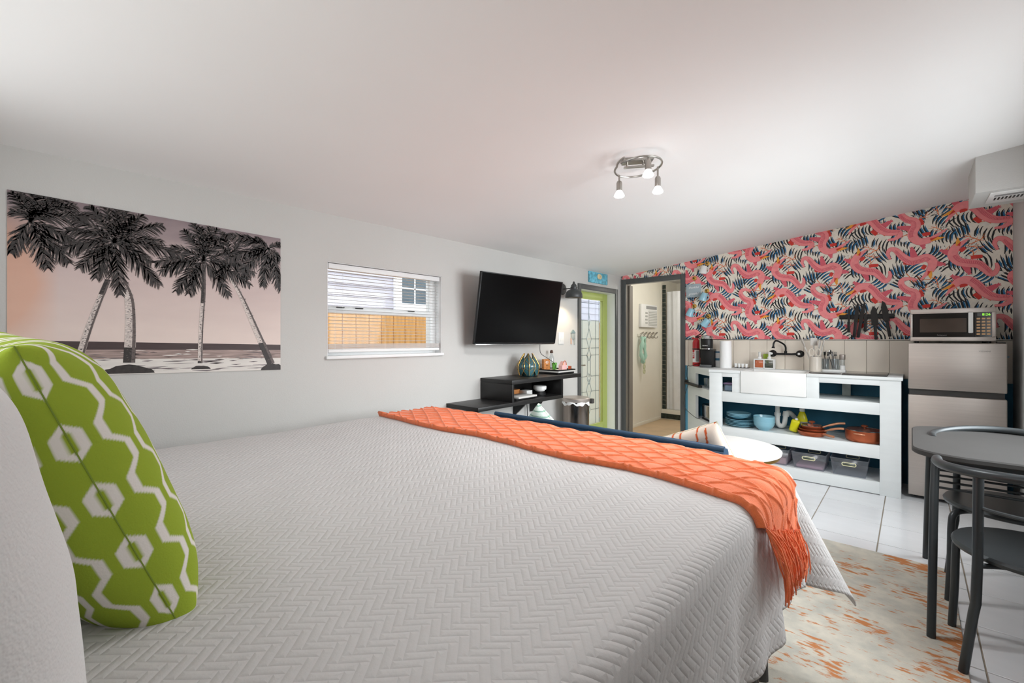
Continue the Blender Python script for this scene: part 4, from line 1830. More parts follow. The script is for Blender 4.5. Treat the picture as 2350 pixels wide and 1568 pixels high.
# things on the console
vs_ = thing('leaf_vase', 'teal leaf shaped vase with gold edges on the black shelf', 'vase', (-2.68, 3.21, 0.953))
vx, vy = -2.68, 3.21
M('teal_glaze', (48, 92, 100), 0.22, var=0.2, vs=12, coat=0.4)
m = MB()
m.lathe([(0, 0.001), (0.06, 0.001), (0.085, 0.03), (0.098, 0.085), (0.092, 0.13), (0.07, 0.165), (0.055, 0.16), (0.07, 0.12), (0.07, 0.03), (0, 0.02)], c=(vx, vy, 0.953), n=24)
m.build('bowl', 'teal_glaze', vs_)
for k in range(6):
    a0 = 2 * PI * k / 6 + 0.25

    def leaf(u, v, grow=0.0):
        h = 0.01 + 0.20 * v
        wd = 0.64 * math.sin(PI * min(1, 0.12 + 0.86 * v)) * (1 if v < .98 else 0.3)
        a = a0 + (u - 0.5) * 2 * wd
        rr = 0.088 + 0.016 * math.sin(PI * v) - 0.052 * max(0, v - 0.45) / 0.55 + 0.006 * (1 - abs(2 * u - 1)) + grow
        return (vx + rr * math.cos(a), vy + rr * math.sin(a), 0.953 + h)
    m = MB()
    m.grid(leaf, 8, 12)
    lf = m.build('leaf', 'teal_glaze', vs_, fix=False)
    m = MB()
    m.tube([leaf(0, v / 12, 0.002) for v in range(13)] + [leaf(1, 1 - v / 12, 0.002) for v in range(13)], 0.0020, 5)
    m.tube([leaf(0.5, v / 12, 0.003) for v in range(13)], 0.0026, 5)
    for v in (0.2, 0.36, 0.52, 0.68):
        m.tube([leaf(0.5, v, 0.003), leaf(0.12, v + 0.16, 0.003)], 0.0016, 5)
        m.tube([leaf(0.5, v, 0.003), leaf(0.88, v + 0.16, 0.003)], 0.0016, 5)
    m.build('gold_vein', 'gold', lf)
m = MB()
m.box(-2.845, -2.55, 3.50, 3.78, 0.954, 0.970, bev=0.002)
tag(m.build('flat_box', 'black'), 'flat black box lying under the white tray on the shelf', 'box')
ty = thing('tray', 'white tray with a black rim holding small bottles on the shelf', 'tray', (-2.70, 3.64, 0.970))
m = MB()
m.box(-2.85, -2.54, 3.50, 3.79, 0.9705, 0.985, bev=0.003)
m.build('base', 'book', ty)
m = MB()
for a in ((-2.85, -2.842, 3.50, 3.79), (-2.548, -2.54, 3.50, 3.79), (-2.842, -2.548, 3.50, 3.508), (-2.842, -2.548, 3.782, 3.79)):
    m.box(a[0], a[1], a[2], a[3], 0.985, 0.997, bev=0.001)
m.build('rim', 'black', ty)
wf = thing('wooden_block_sign', 'orange wooden block with a wireless symbol on the tray', 'sign', (-2.76, 3.585, 0.985))
m = MB()
m.box(-2.775, -2.745, 3.535, 3.635, 0.9855, 1.095, bev=0.003)
m.build('block', 'wood', wf)
m = MB()
for r_ in (0.012, 0.022, 0.032):
    m.tube([(-2.7445, 3.585 + r_ * math.cos(a), 1.042 + r_ * math.sin(a)) for a in [PI * (0.2 + 0.6 * i / 8) for i in range(9)]], 0.0022, 5)
m.build('wireless_symbol', 'print_white', wf)
text('WiFi', 0.020, facing((-2.7448, 3.585, 1.028), '+x'), 'print_ink', wf)
text('guest', 0.014, facing((-2.7448, 3.585, 1.006), '+x'), 'print_ink', wf)
m = MB()
m.lathe([(0, 0.001), (0.02, 0.001), (0.026, 0.07), (0.023, 0.07), (0.018, 0.008), (0, 0.008)], c=(-2.72, 3.675, 0.985), n=20)
tag(m.build('green_cup', 'green'), 'small green glass cup on the white tray', 'cup')
sb = thing('spray_bottle', 'clear bottle with a brown cap standing on the white tray', 'bottle', (-2.79, 3.72, 0.985))
m = MB()
m.lathe([(0, 0.001), (0.024, 0.001), (0.026, 0.01), (0.026, 0.12), (0.014, 0.15), (0.012, 0.165), (0, 0.165)], c=(-2.79, 3.72, 0.985), n=20)
m.build('body', 'jar_glass', sb)
m = MB()
m.lathe([(0, 0.165), (0.016, 0.165), (0.017, 0.18), (0.012, 0.198), (0, 0.2)], c=(-2.79, 3.72, 0.985), n=16)
M('brown', (74, 46, 34), 0.5)
m.build('cap', 'brown', sb)
pb = thing('soap_basket', 'small pink house shaped holder with a copper band on the tray', 'holder', (-2.64, 3.70, 0.985))
m = MB()
m.prism([(3.665, 0.9855), (3.745, 0.9855), (3.745, 1.03), (3.705, 1.072), (3.665, 1.03)], lambda u, v, t: (t, u, v), -2.66, -2.615)
m.build('body', 'pink', pb)
m = MB()
m.tube([(-2.612, 3.705 + 0.028 * math.cos(a), 1.035 + 0.042 * math.sin(a)) for a in [PI * i / 10 for i in range(11)]], 0.004, 6)
m.build('band', 'copper', pb)
m = MB()
m.box(-2.60, -2.57, 3.745, 3.765, 0.9855, 1.025, bev=0.003)
tag(m.build('small_box', 'copper'), 'tiny copper coloured box at the tray corner', 'box')
# inside the console
zs0 = 0.768
m = MB()
m.box(-2.70, -2.52, 2.86, 3.12, zs0 + 0.0005, zs0 + 0.014, bev=0.002)
tag(m.build('magazine', 'black'), 'black magazine at the bottom of the pile in the media shelf', 'magazine')
m = MB()
m.box(-2.69, -2.51, 2.88, 3.13, zs0 + 0.0145, zs0 + 0.030, bev=0.002)
tag(m.build('book', 'book'), 'pale grey book on top of the pile in the media shelf', 'book')
m = MB()
m.box(-2.80, -2.72, 2.98, 3.14, zs0 + 0.0005, zs0 + 0.062, bev=0.005)
tag(m.build('wooden_box', 'wood'), 'small brown box behind the books in the media shelf', 'box')
m = MB()
m.box(-2.72, -2.63, 3.13, 3.21, zs0 + 0.0005, zs0 + 0.055, bev=0.004)
tag(m.build('white_box', 'plastic_white'), 'small white box between the books and the speaker', 'box')
m = MB()
m.box(-2.60, -2.54, 2.80, 2.845, zs0 + 0.0005, zs0 + 0.045, bev=0.004)
tag(m.build('charger', 'plastic_white'), 'small white charger block beside the magazine', 'charger')
sp_ = thing('round_speaker', 'round white speaker on a black foot in the media shelf', 'speaker', (-2.62, 3.31, zs0))
m = MB()
m.lathe([(0, 0.0005), (0.058, 0.0005), (0.06, 0.01), (0.045, 0.038), (0, 0.04)], c=(-2.62, 3.31, zs0), n=28)
m.build('foot', 'black', sp_)
m = MB()
m.lathe([(0, 0.04), (0.045, 0.04), (0.048, 0.05), (0.06, 0.055), (0.063, 0.075), (0.06, 0.088), (0, 0.09)], c=(-2.62, 3.31, zs0), n=28)
m.build('body', 'plastic_white', sp_)

# ------------------------------------------------------------------ trash can
tc_ = thing('trash_can', 'round stainless steel step bin by the glass door', 'bin', (-2.66, 3.97, 0))
cx, cy = -2.655, 3.965
m = MB()
m.lathe([(0, 0.0), (0.138, 0.0), (0.142, 0.01), (0.142, 0.64), (0.0, 0.64)], c=(cx, cy, 0), n=40)
M('bin_steel', (140, 130, 122), 0.2, metal=1.0, var=0.3, vs=7, stretch=(4, 4, 0.02))
m.build('body', 'bin_steel', tc_)
m = MB()
rng = random.Random(8)
m.grid(lambda u, v: (cx + (0.1425 + 0.006 * v + 0.004 * math.sin(u * 50)) * math.cos(2 * PI * u), cy + (0.1425 + 0.006 * v + 0.004 * math.sin(u * 50)) * math.sin(2 * PI * u),
                     0.648 - (0.035 + 0.010 * math.sin(u * 37) + 0.006 * math.sin(u * 83)) * v), 120, 3)
m.build('bin_liner', 'plastic_white', tc_, fix=False)
m = MB()
m.lathe([(0.0, 0.640), (0.144, 0.640), (0.148, 0.646), (0.148, 0.672), (0.140, 0.682), (0, 0.690)], c=(cx, cy, 0), n=40)
m.build('lid', 'steel', tc_)
m = MB()
m.box(cx + 0.08, cx + 0.13, cy + 0.12, cy + 0.165, 0.61, 0.66, bev=0.006)
m.build('hinge', 'dark_grey', tc_)
m = MB()
m.box(cx + 0.125, cx + 0.18, cy - 0.03, cy + 0.03, 0.012, 0.026, bev=0.004)
m.build('pedal', 'black', tc_)

# ------------------------------------------------------------------ ceiling spot light
lc = Vector((-1.145, 2.325, zc(-1.145)))
cl = thing('ceiling_spotlight', 'brushed nickel curved track light with three spots on the ceiling', 'light', lc)
m = MB()
slope = Matrix.Rotation(-math.atan(0.109), 4, 'Y')
T_ = Matrix.Translation(lc) @ slope @ Matrix.Rotation(math.radians(-48), 4, 'Z')
m.box(-0.030, 0.030, -0.085, 0.085, -0.018, 0.0, bev=0.003, mat=T_)
m.build('ceiling_plate', 'nickel', cl)
m = MB()
m.box(-0.008, 0.008, -0.08, 0.09, -0.048, -0.038, bev=0.002, mat=T_)
for y_ in (-0.06, 0.03):
    m.tube([T_ @ Vector((0, y_, -0.018)), T_ @ Vector((0, y_, -0.04))], 0.006, 8)
m.build('mount_bar', 'nickel', cl)
m = MB()
ring = []
for i in range(41):
    a = math.radians(-60 + 380 * i / 40)
    r_ = 0.128 + (0.045 * max(0, (i - 36) / 4))
    ring.append(T_ @ Vector((r_ * math.cos(a), r_ * math.sin(a), -0.046)))
m.tube(ring, 0.006, 8)
m.build('track', 'nickel', cl)
for (hx, hy, hz, tl) in ((-1.262, 2.335, 2.135, 0.0), (-1.048, 2.255, 2.180, 0.1), (-1.065, 2.415, 2.135, 0.0)):
    m = MB()
    m.tube([(hx, hy, zc(hx) - 0.046), (hx, hy, hz + 0.075)], 0.0055, 8)
    m.tube([(hx, hy, hz + 0.08), (hx, hy, hz + 0.07), (hx, hy, hz + 0.025), (hx, hy, hz + 0.022)], [0.012, 0.0165, 0.0165, 0.013], 14)
    hd = m.build('spot_head', 'nickel', cl)
    m = MB()
    m.lathe([(0.012, 0.03), (0.016, 0.022), (0.028, 0.0), (0.030, -0.006), (0.024, -0.012), (0, -0.014)], c=(hx, hy, hz), n=20)
    m.build('bulb', 'bulb', hd)
    light('spot_lamp', 'SPOT', (hx, hy, hz - 0.03), 17.0, (1.0, 1.0, 1.0), spot_size=2.7, spot_blend=0.5, shadow_soft_size=0.05)

# ------------------------------------------------------------------ boxed air duct high on the right wall
du = thing('air_duct_box', 'boxed white air duct with a vent grille high on the right wall', 'duct', (0.447, 4.10, 2.235))
x0, x1, y0, y1, z0 = 0.305, XR, 4.11, 4.58, 2.235
m = MB()
m.prism([(x0, z0), (x1, z0), (x1, zc(x1)), (x0, zc(x0))], lambda u, v, t: (u, t, v), y0, y1)
m.build('casing', 'wall', du)
m = MB()
m.box(0.375, 0.585, 4.16, 4.45, z0 - 0.008, z0, bev=0.002)
vg = m.build('vent_grille', 'plastic_white', du)
for k in range(9):
    m = MB()
    m.box(0.405 + k * 0.017, 0.414 + k * 0.017, 4.29, 4.36, z0 - 0.0095, z0 - 0.0075)
    m.build('slot', 'black', vg)
m = MB()
m.box(0.40, 0.56, 4.22, 4.26, z0 - 0.0095, z0 - 0.0075)
m.build('louver', 'grey', vg)

# ================================================================== KITCHEN
FY = 4.79                 # front of the shelving
DA, DB = Vector((-1.558, FY)), Vector((-1.975, YB - 0.012))   # slanted end
un = thing('shelving_unit', 'white open shelving unit built under the worktop', 'shelving', (-0.9, 5.05, 0))


def bd_(name, x0, x1, z0, z1, y0=FY, y1=FY + 0.035, mat='white_paint', bev=0.002):
    m = MB()
    m.box(x0, x1, y0, y1, z0, z1, bev=bev)
    return m.build(name, mat, un)


bd_('post', -0.197, -0.063, 0.0, 0.958)
bd_('side_panel', -0.098, -0.063, 0.0, 0.958, FY + 0.035, YB - 0.012)
bd_('post', -1.558, -1.438, 0.0, 0.958)
bd_('rail', -1.438, -1.262, 0.916, 0.958)
bd_('stile', -1.339, -1.262, 0.766, 0.916)
bd_('stile', -0.710, -0.617, 0.766, 0.958)
bd_('rail', -0.617, -0.197, 0.910, 0.958)
bd_('rail', -1.438, -0.197, 0.665, 0.766)
bd_('rail', -1.438, -0.197, 0.300, 0.410)
bd_('rail', -1.438, -0.197, 0.006, 0.107)
bd_('shelf', -0.70, -0.099, 0.745, 0.764, FY + 0.036, YB - 0.02)
bd_('divider', -0.70, -0.683, 0.764, 0.955, FY + 0.036, YB - 0.02)


def diag(f, d=0.0):
    p = DA.lerp(DB, f)
    nrm = Vector((DA.y - DB.y, DB.x - DA.x)).normalized()    # points into the unit
    if nrm.dot(Vector((1, 0.3))) < 0:
        nrm = -nrm
    return p + nrm * d


def dbox(name, f0, f1, z0, z1, th=0.03):
    m = MB()
    pl = [diag(f0), diag(f1), diag(f1, th), diag(f0, th)]
    m.prism([tuple(p) for p in pl], lambda u, v, t: (u, v, t), z0, z1)
    return m.build(name, 'white_paint', un)


dbox('stile', 0.60, 1.0, 0.0, 0.958)
dbox('rail', 0.0, 0.60, 0.914, 0.958)
dbox('rail', 0.0, 0.60, 0.668, 0.768)
dbox('rail', 0.0, 0.60, 0.30, 0.412)
dbox('rail', 0.0, 0.60, 0.0, 0.108)


def shelf_poly(name, z0, z1, xr=-0.1):
    m = MB()
    a, b = diag(0.02, 0.031), diag(0.985, 0.031)
    m.prism([(xr, FY + 0.036), (xr, YB - 0.012), (b.x + 0.0, YB - 0.012), (a.x, FY + 0.036)], lambda u, v, t: (u, v, t), z0, z1)
    return m.build(name, 'white_paint', un)


shelf_poly('shelf', 0.386, 0.405)
shelf_poly('shelf', 0.086, 0.104)
shelf_poly('shelf', 0.745, 0.764, xr=-1.268)
m = MB()
m.box(-0.49, -0.425, 5.22, 5.25, 0.7645, 0.955, bev=0.002)
m.build('back_block', 'driftwood', un)

# worktop (two runs either side of the sink, one continuous board behind it)
wt = thing('worktop', 'white painted worktop around the farmhouse sink', 'worktop', (-0.9, 5.05, 0.958))
m = MB()
a, b = diag(-0.02, -0.012), diag(1.0, -0.012)
m.prism([(-1.262, FY - 0.012), (a.x, FY - 0.012), (b.x, YB - 0.010), (-1.262, YB - 0.010)], lambda u, v, t: (u, v, t), 0.9585, 0.985)
m.box(-1.262, -0.708, 5.20, YB - 0.010, 0.9585, 0.985)
m.box(-0.708, -0.052, FY - 0.012, YB - 0.010, 0.9585, 0.985, bev=0.003)
m.build('board', 'white_paint', wt)

# sink
sk = thing('farmhouse_sink', 'white apron front farmhouse sink set into the worktop', 'sink', (-0.985, 5.0, 0.767))
m = MB()
sx0, sx1 = -1.259, -0.711
m.box(sx0, sx1, FY - 0.016, FY + 0.03, 0.767, 0.984, bev=0.008, seg=3)
m.box(sx0, sx0 + 0.025, FY + 0.03, 5.198, 0.775, 0.984, bev=0.004)
m.box(sx1 - 0.025, sx1, FY + 0.03, 5.198, 0.775, 0.984, bev=0.004)
m.box(sx0 + 0.025, sx1 - 0.025, 5.17, 5.198, 0.775, 0.984, bev=0.004)
m.box(sx0 + 0.025, sx1 - 0.025, FY + 0.03, 5.17, 0.775, 0.79)
m.build('basin', 'ceramic_white', sk)
m = MB()
m.tube([(-0.995, 5.07, 0.775), (-0.995, 5.07, 0.56)], 0.021, 14)
m.tube([(-0.995, 5.07, 0.565), (-0.995, 5.07, 0.535)], 0.029, 14)
m.tube(catmull([(-0.995, 5.07, 0.54), (-0.995, 5.07, 0.47), (-0.975, 5.08, 0.435), (-0.945, 5.09, 0.445), (-0.935, 5.10, 0.50), (-0.93, 5.11, 0.555), (-0.905, 5.14, 0.565), (-0.88, 5.19, 0.53), (-0.87, 5.26, 0.49), (-0.87, 5.31, 0.485)], 6), 0.0225, 14)
m.tube([(-0.931, 5.105, 0.53), (-0.925, 5.118, 0.575)], 0.030, 14)
m.build('drain_trap', 'plastic_white', sk)

# faucet
fa = thing('wall_faucet', 'black bridge faucet with cross handles on the beige tile wall', 'faucet', (-0.95, 5.29, 1.10))
fy = YB - 0.009
m = MB()
for x_ in (-1.085, -0.842):
    m.lathe([(0, 0), (0.035, 0), (0.036, 0.008), (0.024, 0.022), (0.014, 0.03), (0, 0.032)], c=(x_, fy, 1.148), mat=Matrix.Rotation(PI / 2, 4, 'X'))
m.build('flange', 'black_metal', fa)
m = MB()
m.tube([(-1.085, fy - 0.02, 1.148), (-1.085, fy - 0.06, 1.148)], 0.014, 12)
m.tube([(-0.842, fy - 0.02, 1.148), (-0.842, fy - 0.06, 1.148)], 0.014, 12)
m.tube([(-1.085, fy - 0.045, 1.148), (-1.02, fy - 0.045, 1.143), (-0.905, fy - 0.045, 1.143), (-0.842, fy - 0.045, 1.148)], [0.013, 0.010, 0.010, 0.013], 12)
m.build('bridge', 'black_metal', fa)
m = MB()
m.tube([(-0.962, fy - 0.045, 1.14), (-0.962, fy - 0.045, 1.175)], 0.014, 12)
m.tube(catmull([(-0.962, fy - 0.045, 1.17), (-0.962, fy - 0.048, 1.215), (-0.975, fy - 0.07, 1.245), (-1.01, fy - 0.13, 1.275), (-1.03, fy - 0.165, 1.278), (-1.042, fy - 0.18, 1.255), (-1.045, fy - 0.183, 1.225)], 6), 0.0085, 12)
m.tube([(-1.045, fy - 0.183, 1.228), (-1.046, fy - 0.184, 1.205)], [0.009, 0.016], 12)
m.build('spout', 'black_metal', fa)
for x_ in (-1.085, -0.842):
    m = MB()
    for a in (0.6, 0.6 + PI / 2):
        m.tube([(x_ - 0.03 * math.cos(a), fy - 0.066, 1.148 - 0.03 * math.sin(a)), (x_ + 0.03 * math.cos(a), fy - 0.066, 1.148 + 0.03 * math.sin(a))], 0.005, 8)
    h_ = m.build('cross_handle', 'black_metal', fa)
    m = MB()
    m.lathe([(0.0, 0), (0.012, 0), (0.011, 0.006), (0, 0.008)], c=(x_, fy - 0.068, 1.148), mat=Matrix.Rotation(PI / 2, 4, 'X'), n=16)
    m.build('handle_cap', 'ceramic_white', h_)

WZ = 0.9855
# fire extinguisher
fe = thing('fire_extinguisher', 'red fire extinguisher standing at the end of the worktop', 'extinguisher', (-1.845, 5.235, WZ))
ex, ey = -1.845, 5.235
m = MB()
m.lathe([(0, 0), (0.040, 0), (0.043, 0.006), (0.043, 0.27), (0.036, 0.295), (0.018, 0.31), (0.016, 0.325), (0, 0.325)], c=(ex, ey, WZ), n=28)
m.build('cylinder', 'red', fe)
m = MB()


def wrap(r, a0, a1, z0, z1):
    m.grid(lambda u, v: (ex + r * math.cos(a0 + (a1 - a0) * u), ey + r * math.sin(a0 + (a1 - a0) * u), WZ + z0 + (z1 - z0) * v), 14, 1)


wrap(0.0436, PI * 1.2, PI * 1.85, 0.045, 0.185)
m.build('paper_label', 'print_white', fe, fix=False)
m = MB()
wrap(0.0440, PI * 1.22, PI * 1.45, 0.09, 0.185)
m.build('label_band', 'red', fe, fix=False)
m = MB()
wrap(0.0440, PI * 1.55, PI * 1.82, 0.055, 0.18)
m.build('label_picture', 'print_grey', fe, fix=False)
text('FIRE', 0.032, facing((ex - 0.018, ey - 0.0445, WZ + 0.137), '-y', PI / 2), 'print_white', fe)
m = MB()
m.lathe([(0.0436, 0.19), (0.0442, 0.19), (0.0442, 0.205), (0.0436, 0.205)], c=(ex, ey, WZ), n=28)
m.build('strap', 'dark_grey', fe)
m = MB()
m.tube([(ex, ey, WZ + 0.32), (ex, ey, WZ + 0.345)], 0.014, 10)
m.box(ex - 0.01, ex + 0.045, ey - 0.012, ey + 0.012, WZ + 0.335, WZ + 0.345, bev=0.002)
m.tube([(ex, ey, WZ + 0.345), (ex + 0.05, ey, WZ + 0.372)], 0.006, 8)
m.tube(catmull([(ex + 0.01, ey, WZ + 0.34), (ex + 0.045, ey - 0.01, WZ + 0.30), (ex + 0.05, ey - 0.012, WZ + 0.20), (ex + 0.048, ey - 0.01, WZ + 0.10)], 6), 0.006, 8)
m.build('handle', 'black', fe)

# coffee maker
cm = thing('coffee_maker', 'black and silver single cup coffee maker on the worktop', 'coffee maker', (-1.69, 5.14, WZ))
m = MB()
m.box(-1.752, -1.628, 5.09, 5.24, WZ, WZ + 0.20, bev=0.008)
m.build('body', 'dark_grey' if False else 'black', cm)
m = MB()
m.box(-1.748, -1.632, 5.05, 5.12, WZ + 0.001, WZ + 0.03, bev=0.006)
M('smoke_plastic', (84, 86, 88), 0.25)
m.build('drip_tray', 'smoke_plastic', cm)
m = MB()
m.lathe([(0, 0.195), (0.055, 0.195), (0.062, 0.21), (0.062, 0.30), (0.058, 0.315), (0, 0.315)], c=(-1.69, 5.12, WZ), n=28)
m.build('brew_head', 'black', cm)
m = MB()
m.lathe([(0.0625, 0.20), (0.0645, 0.20), (0.0645, 0.209), (0.0625, 0.209)], c=(-1.69, 5.12, WZ), n=28)
m.lathe([(0, 0.315), (0.062, 0.315), (0.066, 0.325), (0.060, 0.345), (0.04, 0.352), (0, 0.354)], c=(-1.69, 5.12, WZ), n=28)
m.tube([(-1.748, 5.09, WZ + 0.20), (-1.752, 5.09, WZ + 0.32)], 0.010, 8)
m.build('silver_trim', 'chrome', cm)
text('KEURIG', 0.016, facing((-1.69, 5.0572, WZ + 0.24), '-y'), 'print_white', cm)
m = MB()
m.tube(catmull([(-1.755, 5.2, WZ + 0.04), (-1.80, 5.14, WZ + 0.03), (-1.86, 5.10, WZ + 0.006), (-1.93, 5.195, WZ + 0.004), (-1.945, 5.215, WZ - 0.04), (-1.95, 5.225, 0.86), (-1.93, 5.225, 0.80)], 8), 0.0035, 6)
attach(m.build('power_cord', 'black'), cm)

# canister, paper towels, cups
cn = thing('canister', 'white canister with a blue label beside the paper towels', 'canister', (-1.605, 5.235, WZ))
m = MB()
m.lathe(disc_prof(0.036, 0.185), c=(-1.605, 5.235, WZ), n=28)
m.build('body', 'plastic_white', cn)
m = MB()
m.lathe([(0.0363, 0.16), (0.0363, 0.175)], c=(-1.605, 5.235, WZ), n=28)
m.lathe([(0.0364, 0.075), (0.0364, 0.10)], c=(-1.605, 5.235, WZ), n=28)
m.build('label_band', 'print_blue', cn, fix=False)
pt = thing('paper_towel_roll', 'white paper towel roll standing on the worktop', 'paper towel', (-1.505, 5.15, WZ))
m = MB()
m.lathe([(0.018, 0.285), (0.02, 0.292), (0.056, 0.292), (0.058, 0.288), (0.060, 0.004), (0.058, 0.0), (0, 0.0)], c=(-1.505, 5.15, WZ), n=36)
m.build('roll', 'print_white', pt)
m = MB()
m.lathe([(0.018, 0.29), (0.018, 0.02), (0, 0.02)], c=(-1.505, 5.15, WZ), n=20)
m.build('core', 'crock', pt)
m = MB()
m.box(-1.43, -1.30, 5.205, 5.285, WZ, WZ + 0.006, bev=0.002)
tag(m.build('cup_tray', 'black'), 'low black tray under the row of tiny white cups', 'tray')
cup0 = None
for k, x_ in enumerate((-1.424, -1.39, -1.355, -1.318)):
    if cup0 is None:
        m = MB()
        m.lathe([(0, 0), (0.010, 0), (0.0165, 0.042), (0.0148, 0.042), (0.009, 0.004), (0, 0.004)], n=18)
        cup0 = m.build('espresso_cup', 'ceramic_white', loc=(x_, 5.225, WZ + 0.006), local=True)
        tag(cup0, 'tiny white cup half hidden against the paper towel roll', 'cup', 'tiny white cups beside the paper towels')
    else:
        copy_tree(cup0, loc=(x_, 5.225, WZ + 0.006), label=('', 'tiny white cup second in line from the paper towels', 'tiny white cup third in line from the paper towels', 'tiny white cup in its row nearest the soap caddy')[k])

# soap dispensers in their frame
sd = thing('soap_caddy', 'white double caddy framing the two soap dispensers by the sink', 'caddy', (-1.148, 5.235, WZ))
m = MB()
for a in ((-1.245, -1.233, 0.0, 0.105), (-1.154, -1.142, 0.0, 0.105), (-1.063, -1.051, 0.0, 0.105), (-1.233, -1.063, 0.0, 0.014), (-1.233, -1.154, 0.093, 0.105), (-1.142, -1.063, 0.093, 0.105)):
    m.box(a[0], a[1], 5.21, 5.27, WZ + a[2], WZ + a[3], bev=0.003)
m.build('frame', 'plastic_white', sd)
for x_, mt_, lab, hh in ((-1.1935, 'amber_soap', 'soap dispenser filled with orange soap beside the sink', 0.075), (-1.1025, 'olive_soap', 'soap dispenser filled with dark green soap beside the sink', 0.045)):
    d_ = thing('soap_dispenser', lab, 'soap dispenser', (x_, 5.24, WZ + 0.014))
    m = MB()
    m.box(x_ - 0.038, x_ + 0.038, 5.212, 5.266, WZ + 0.0145, WZ + 0.0145 + hh, bev=0.004)
    m.build('soap', mt_, d_)
    m = MB()
    m.box(x_ - 0.0388, x_ + 0.0388, 5.2112, 5.2668, WZ + 0.0142, WZ + 0.0925, bev=0.004)
    m.build('bottle', 'jar_glass', d_)
    m = MB()
    m.lathe([(0, 0.1055), (0.018, 0.1055), (0.018, 0.125), (0.011, 0.13), (0.011, 0.16), (0.013, 0.165), (0.013, 0.178), (0, 0.18)], c=(x_, 5.24, WZ), n=16)
    m.tube([(x_, 5.24, WZ + 0.172), (x_ + 0.008, 5.20, WZ + 0.168)], 0.006, 8)
    m.build('pump', 'plastic_white', d_)
M('lime', (150, 176, 60), 0.7, var=0.25, vs=40)
m = MB()
m.box(-1.17, -1.12, 5.285, 5.305, WZ, WZ + 0.155, bev=0.004)
tag(m.build('sponge', 'lime'), 'lime green sponge behind the soap dispensers', 'sponge')

# utensil crock
uc = thing('utensil_crock', 'cream ceramic crock beside the sink', 'crock', (-0.688, 5.13, WZ))
kx, ky = -0.688, 5.13
m = MB()
m.lathe([(0, 0), (0.046, 0), (0.05, 0.005), (0.05, 0.138), (0.048, 0.142), (0.044, 0.142), (0.044, 0.01), (0, 0.01)], c=(kx, ky, WZ), n=28)
m.build('pot', 'crock', uc)


def utensil(name, label, base, tip, head, mat='utensil'):
    u_ = thing(name, label, 'utensil', base)
    m = MB()
    m.tube([base, tip], 0.0055, 8)
    m.build('handle', mat, u_)
    m = MB()
    d = (Vector(tip) - Vector(base)).normalized()
    R_ = d.to_track_quat('Z', 'Y').to_matrix().to_4x4()
    T2 = Matrix.Translation(tip) @ R_
    head(m, T2)
    m.build('head', mat, u_)


def spoon(m, T2):
    m.lathe([(0, -0.01), (0.016, 0.0), (0.030, 0.03), (0.030, 0.05), (0.018, 0.075), (0, 0.082)], mat=T2, sx=1, sy=0.3, n=18)


def turner(m, T2):
    m.box(-0.030, 0.030, -0.003, 0.003, 0.0, 0.075, bev=0.002, mat=T2)


def fork(m, T2):
    m.box(-0.028, 0.028, -0.004, 0.004, 0.0, 0.025, bev=0.002, mat=T2)
    for q in (-0.022, -0.0075, 0.0075, 0.022):
        m.box(q - 0.005, q + 0.005, -0.004, 0.004, 0.022, 0.062, bev=0.0015, mat=T2)


utensil('ladle', 'pale grey ladle standing in the cream crock', (kx - 0.01, ky, WZ + 0.012), (kx - 0.085, ky - 0.03, WZ + 0.245), spoon)
utensil('turner', 'pale grey slotted turner standing in the cream crock', (kx - 0.01, ky + 0.01, WZ + 0.012), (kx - 0.015, ky + 0.02, WZ + 0.25), turner)
utensil('pasta_fork', 'pale grey pasta fork standing in the cream crock', (kx + 0.012, ky + 0.012, WZ + 0.012), (kx + 0.055, ky + 0.02, WZ + 0.245), fork)
utensil('serving_spoon', 'pale grey serving spoon standing in the cream crock', (kx + 0.012, ky - 0.01, WZ + 0.012), (kx + 0.03, ky - 0.012, WZ + 0.225), spoon)
scs = thing('scissors', 'white handled kitchen scissors standing in the crock', 'scissors', (kx, ky - 0.03, WZ + 0.03))
m = MB()
for s in (-1, 1):
    m.tube(catmull([(kx + s * 0.026 + 0.020 * math.cos(a) + 0.0, ky - 0.04, WZ + 0.185 + 0.034 * math.sin(a)) for a in [2 * PI * i / 10 for i in range(10)]], 3, closed=True), 0.006, 7, closed=True)
m.build('grip', 'crock', scs)
m = MB()
for s in (-1, 1):
    m.tube([(kx + s * 0.016, ky - 0.038, WZ + 0.155), (kx - s * 0.006, ky - 0.02, WZ + 0.03)], [0.005, 0.003], 6)
m.build('blade', 'chrome', scs)

